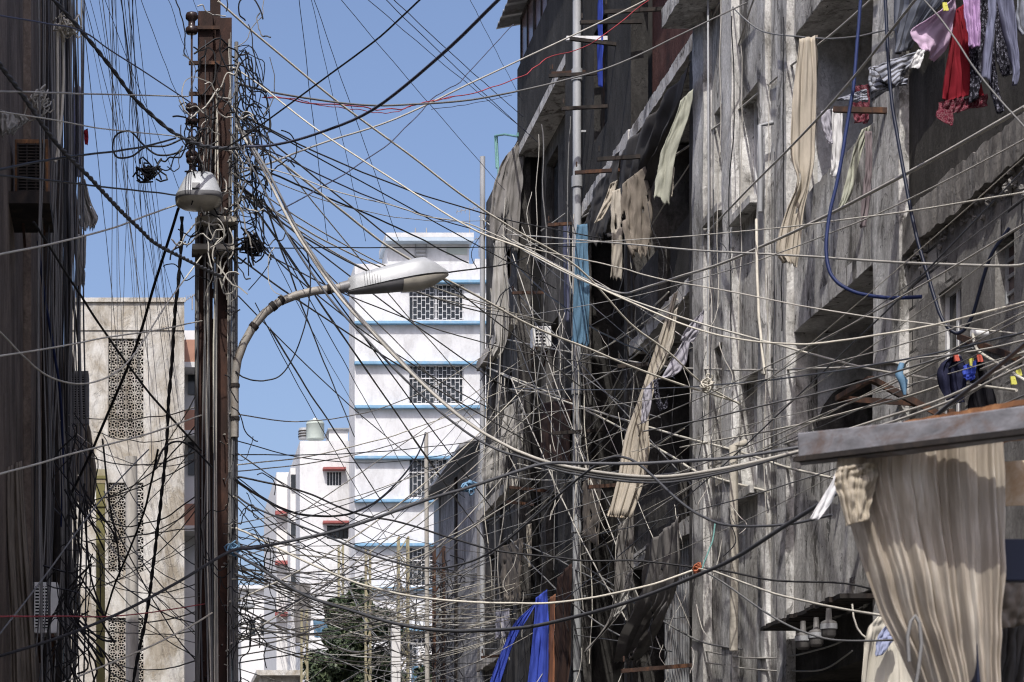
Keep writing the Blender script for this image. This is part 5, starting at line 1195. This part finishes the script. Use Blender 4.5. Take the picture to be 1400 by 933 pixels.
# ---- families of look-alike wires
rnd = random.Random(2024); U = rnd.uniform
def sag(a, b, s, n=4):
    return [(a[0]+(b[0]-a[0])*i/n, a[1]+(b[1]-a[1])*i/n + s*4*(i/n)*(1-i/n)) for i in range(n+1)]
fam = {}
def family(key, tone, pts, wpx, y0, y1, group, texts, wob=1.2):
    if tone == 'd' and key in 'abceh' and rnd.random() < .3 and 'p' in texts: tone = 'p'
    wpx *= .86
    wire(texts[tone], {'p':rnd.choice(('pale','cream','pale','grey')),'d':rnd.choice(('black','dgrey','grey','grey')),'s':'slate'}[tone], wpx, pts, y0, y1, group, 'wire', False, 'wire', wob)
LIM = lambda px, X=6.2: min(44, X*F/max(px-VX, 1))
for i in range(34):      # from the pole, down across the alley to the dark facade
    a = (U(300,330), U(560,920)); b = (U(640,770), U(470,925)); t_ = rnd.choice('ppd')
    family('a', t_, sag(a, b, U(5,60)), U(1.1,2.4), 21.8, LIM(b[0], 6.93), 'thin wires slung low from the pole to the dark facade', {'p':'thin pale wire slung low across the alley from the rusty pole','d':'thin dark wire slung low across the alley from the rusty pole'})
for i in range(44):      # across the dark facade
    a = (U(655,720), U(300,880)); b = (U(850,962), U(330,920)) if i % 3 else (1404, U(180,560)); t_ = rnd.choice('pppd')
    family('b', t_, sag(a, b, U(-8,40)), U(1.1,2.5), LIM(a[0],6.7), LIM(b[0], 6.93) if b[0] < 1000 else 14, 'thin wires crossing the dark facade', {'p':'thin pale wire crossing before the dark facade','d':'thin dark wire crossing before the dark facade'})
for i in range(15):      # fan from pole head to the facade
    a = (U(312,335), U(150,350)); b = (U(660,860), U(290,640)); t_ = rnd.choice('ppd')
    family('c', t_, sag(a, b, U(0,36)), U(1.2,2.6), 21.7, LIM(b[0], 6.93), 'wires fanning from the pole head to the facade', {'p':'pale wire fanning from the pole head across the white building','d':'dark wire fanning from the pole head across the white building'})
for i in range(9):      # thin dark lines dropping over the sky and white building
    a = (U(325,400), U(250,460)); b = (U(480,690), U(560,760)); 
    family('c2', 'd', sag(a, b, U(-6,16)), U(1.2,2.6), 21.8, LIM(b[0]), 'dark wires dropping from the pole past the white building', {'d':'dark wire dropping from the pole past the white building edge'})
for i in range(30):      # black bundle on brown building
    x = U(34,70) if i % 5 == 0 else U(70,116); pts = [(x+U(-4,4), -10), (x+U(-5,5), 200), (x+U(-6,6), 430), (x+U(-8,8), 690), (x+U(-14,14), 945)]; Y = min(30, .99*F/(200-x))*U(.9,1)
    family('d', 'd', pts, U(2,4.2), Y, Y, 'black cables running down the brown building', {'d':'dark cable running down the brown building wall'})
for i in range(14):      # drop wires on the patched building and dark facade
    x = U(668,800); y = U(120,520); Y = LIM(x, 6.7)
    family('e', rnd.choice('ppd'), [(x,y),(x+U(-6,6),y+120),(x+U(-12,12),y+260),(x+U(-14,14),y+420)], U(1.1,2.2), Y, Y, 'drop wires hanging down the facade', {'p':'pale drop wire hanging down the facade beside the drainpipe','d':'dark drop wire hanging down the facade beside the drainpipe'}, 4)
for i in range(9):      # drop wires on stained wall
    x = U(960,1080); y = U(-20,420); Y = LIM(x, 6.72)
    family('e2', rnd.choice('ppd'), [(x,y),(x+U(-3,3),y+140),(x+U(-6,6),y+280),(x+U(-5,5),y+430)], U(1.0,2), Y, Y, 'drop wires hanging down the stained wall', {'p':'pale drop wire hanging down the stained concrete wall','d':'dark drop wire hanging down the stained concrete wall'}, 3)
for i in range(20):      # thin lines high in the sky over the beige building
    a = (U(105,190), -14); b = (U(150,255), U(440,720))
    family('f', 's' if i % 2 else 'p', sag(a, b, 0), U(.6,1.2), U(24,30), 46.9, 'hair thin lines over the sky beside the brown building', {'s':'hair thin slate line slanting over the sky above the beige building','p':'hair thin pale line slanting over the sky above the beige building'})
for a, b in (((408,-8),(448,330)),((427,-8),(545,330)),((424,-8),(500,330)),((494,-8),(720,180)),((519,-8),(735,195)),((530,-8),(715,160)),((639,-8),(715,140)),((460,-8),(690,260)),((590,150),(700,130)),((120,-8),(255,470)),((140,-8),(262,300)),((190,-8),(262,180)),((228,-8),(262,90)),((262,-8),(275,30))):
    family('g', 's', sag(a, b, 2), U(.8,1.3), 26, LIM(b[0]) if b[0] > 600 else 30, 'hair thin lines crossing the open sky', {'s':'hair thin slate line crossing the open sky over the alley'})
for i in range(30):      # beige wall web
    a = (U(70,150), U(560,930)); b = (U(271,318), U(520,930)); t_ = rnd.choice('pdd')
    family('h', t_, sag(a, b, U(0,50)), U(1,2.2), U(24,32), 21.95, 'slack wires before the beige building', {'p':'slack pale wire before the lower beige building','d':'slack dark wire before the lower beige building'}, 2.5)
for i in range(16):      # cables down the pole
    x = U(270,320); y = U(40,420)
    family('i', 'd' if i % 3 else 'p', [(x,y),(x+U(-4,4),y+170),(x+U(-4,4),y+330),(x+U(-5,5),950)], U(1.6,3.6), 21.85, 21.85, 'cables tied down the rusty pole', {'p':'pale cable tied down the rusty pole','d':'dark cable tied down the rusty pole'}, 2)
# ---- masses nobody could count
def web(name, label, m, n, gen, wr=(.9,1.6)):
    q = MB()
    for i in range(n):
        pts, y0, y1 = gen(); p = path(pts, y0, y1, 4, 1.5, i+n); q.tube(p, U(*wr)*p[len(p)//2].y/F/2, 4, False)
    tag(q.build(name, M[m], fix=False), label, 'wires', kind='stuff')
def far():
    ax, ay, aY = rnd.choice(((322,650,21.9),(322,740,21.9),(416,834,55),(466,750,62),(503,755,58),(416,870,55),(380,760,86)))
    bx, by, bY = rnd.choice(((551,738,52),(551,760,52),(600,750,49),(600,770,49),(600,820,49),(655,700,46),(655,780,46),(685,760,43.5),(690,840,42.8),(540,860,50)))
    return sag((ax+U(-4,4), ay+abs(rnd.gauss(0,95))), (bx+U(-5,5), by+abs(rnd.gauss(0,70))), U(0,34)), aY, bY
web('wire_web', 'dense pale web of thin wires at the far end of the alley', 'pale', 38, far)
web('wire_web', 'dense dark web of thin wires at the far end of the alley', 'grey', 32, far)
def low():
    a = (U(318,324), U(760,900)); b = (U(655,720), U(780,880)); return sag(a, b, U(5,45)), 21.9, LIM(b[0], 6.93)
web('wire_web', 'low pale swarm of slack wires over the street tree', 'cream', 16, low, (1,1.7))
def facade():
    x = U(665,1000); y = U(250,900); d = U(-25,25); L = U(30,120); return [(x,y),(x+d*.3+U(-5,5),y+L*.3),(x+d*.8+U(-9,9),y+L*.7),(x+d+U(-12,12),y+L)], LIM(x+20,6.8), LIM(x+30,6.8)
web('wire_scrap', 'loose pale scraps of wire dangling over the dark facade', 'pale', 38, facade, (.7,1.3))
web('wire_scrap', 'loose dark scraps of wire dangling over the dark facade', 'black', 60, facade, (.8,1.6))
def tang(cx, cy, sx, sy):
    def g():
        x, y = rnd.gauss(cx, sx), rnd.gauss(cy, sy); a0 = U(0,6.28); L = U(7,17); pts = [(x, y)]; k = rnd.choice((1,-1))
        for j in range(rnd.choice((3,4,5,6,7))):
            a0 += k*U(-.1,1.1) if rnd.random() < .8 else -k*U(.2,1.4); x += L*math.cos(a0)*.75; y += L*math.sin(a0)*1.15; pts.append((x, y))
        Y = U(21.2,21.9); return pts, Y, Y+U(-.2,.2)
    return g
web('wire_tangle', 'dark tangle of coiled wire ends around the pole head', 'black', 70, tang(322,215,24,90), (1.2,2.4))
web('wire_tangle', 'pale tangle of coiled wire ends around the pole head', 'pale', 34, tang(318,230,20,80), (1.2,2.6))
web('wire_tangle', 'dark tangle of wires on the insulator side of the pole', 'black', 30, tang(262,200,9,60), (1.4,2.6))
web('wire_tangle', 'dark tangle of wire tails on the pole below the blue tape joint', 'black', 40, tang(328,760,14,90), (1,1.8))
def tails():
    x, y = U(318,330), U(60,320); return [(x,y),(x+U(8,30),y+U(-20,30)),(x+U(14,46),y+U(0,70)),(x+U(10,50),y+U(30,120))], 21.7, 21.6
web('wire_tangle', 'springy black wire tails reaching out from the pole', 'black', 34, tails, (1.1,2))
def lefttails():
    x, y = U(78,130), U(560,930); return [(x,y),(x+U(-30,30),y+U(10,60)),(x+U(-40,40),y+U(40,120)),(x+U(-40,50),y+U(80,190))], min(30,.98*F/(200-x+45)), min(30,.98*F/(200-x+45))
web('wire_tangle', 'dark tangle of slack cables low on the brown building corner', 'black', 38, lefttails, (1.4,3))
def polefar(px, y0, Y):
    def g():
        x, y = rnd.gauss(px, 10), U(y0, 930); return [(x,y),(x+U(-20,20),y+U(5,30)),(x+U(-24,24),y+U(20,70)),(x+U(-20,20),y+U(30,120))], Y, Y
    return g
web('wire_tangle', 'dark wire tails drooping from the rusty lattice pole', 'black', 40, polefar(602,745,48), (.9,1.6))
web('wire_tangle', 'grey wire tails drooping from the yellow lattice pole', 'grey', 26, polefar(550,735,51), (.8,1.4))
# ================================================================ light, sky, camera
ELEV, AZX = 54.0, -.17           # sun stands high behind the viewer and slightly across the street
sv = Vector((AZX, -math.cos(R(ELEV)), math.sin(R(ELEV)))).normalized()
sun = bpy.data.lights.new('sun', 'SUN'); sun.energy = 3.15; sun.angle = R(.53); sun.color = (1, .965, .91)
so = bpy.data.objects.new('sun', sun); C.objects.link(so); so.rotation_euler = sv.to_track_quat('Z', 'Y').to_euler()
wd = bpy.data.worlds.new('World'); scene.world = wd; wd.use_nodes = True; t = wd.node_tree
bg = t.nodes['Background']; sk = t.nodes.new('ShaderNodeTexSky'); sk.sky_type = 'NISHITA'; sk.sun_disc = False
sk.sun_elevation = R(ELEV); sk.sun_rotation = math.atan2(sv.x, sv.y); sk.altitude = 0; sk.air_density = 1.0; sk.dust_density = 4.0; sk.ozone_density = 4.5
tn = t.nodes.new('ShaderNodeMix'); tn.data_type = 'RGBA'; tn.blend_type = 'MULTIPLY'; tn.inputs[0].default_value = 1; tn.inputs[7].default_value = (.99, .92, .93, 1)
t.links.new(sk.outputs[0], tn.inputs[6]); t.links.new(tn.outputs[2], bg.inputs[0]); bg.inputs[1].default_value = .15
cam = bpy.data.cameras.new('camera'); co = bpy.data.objects.new('camera', cam); C.objects.link(co); scene.camera = co
co.location = (0, 0, ZC); co.rotation_euler = (R(90), 0, 0)
cam.sensor_width = 36; cam.lens = F*36/1400; cam.shift_x = (700-VX)/1400; cam.shift_y = (VY-466.5)/1400; cam.clip_start = .1; cam.clip_end = 4000
cam.dof.use_dof = True; cam.dof.focus_distance = 27; cam.dof.aperture_fstop = 6.5
scene.view_settings.view_transform = 'Standard'; scene.view_settings.look = 'None'; scene.view_settings.exposure = .42; scene.view_settings.gamma = 1
scene.view_settings.use_curve_mapping = False
scene.cycles.pixel_filter_type = 'BLACKMAN_HARRIS'; scene.cycles.filter_width = 1.15
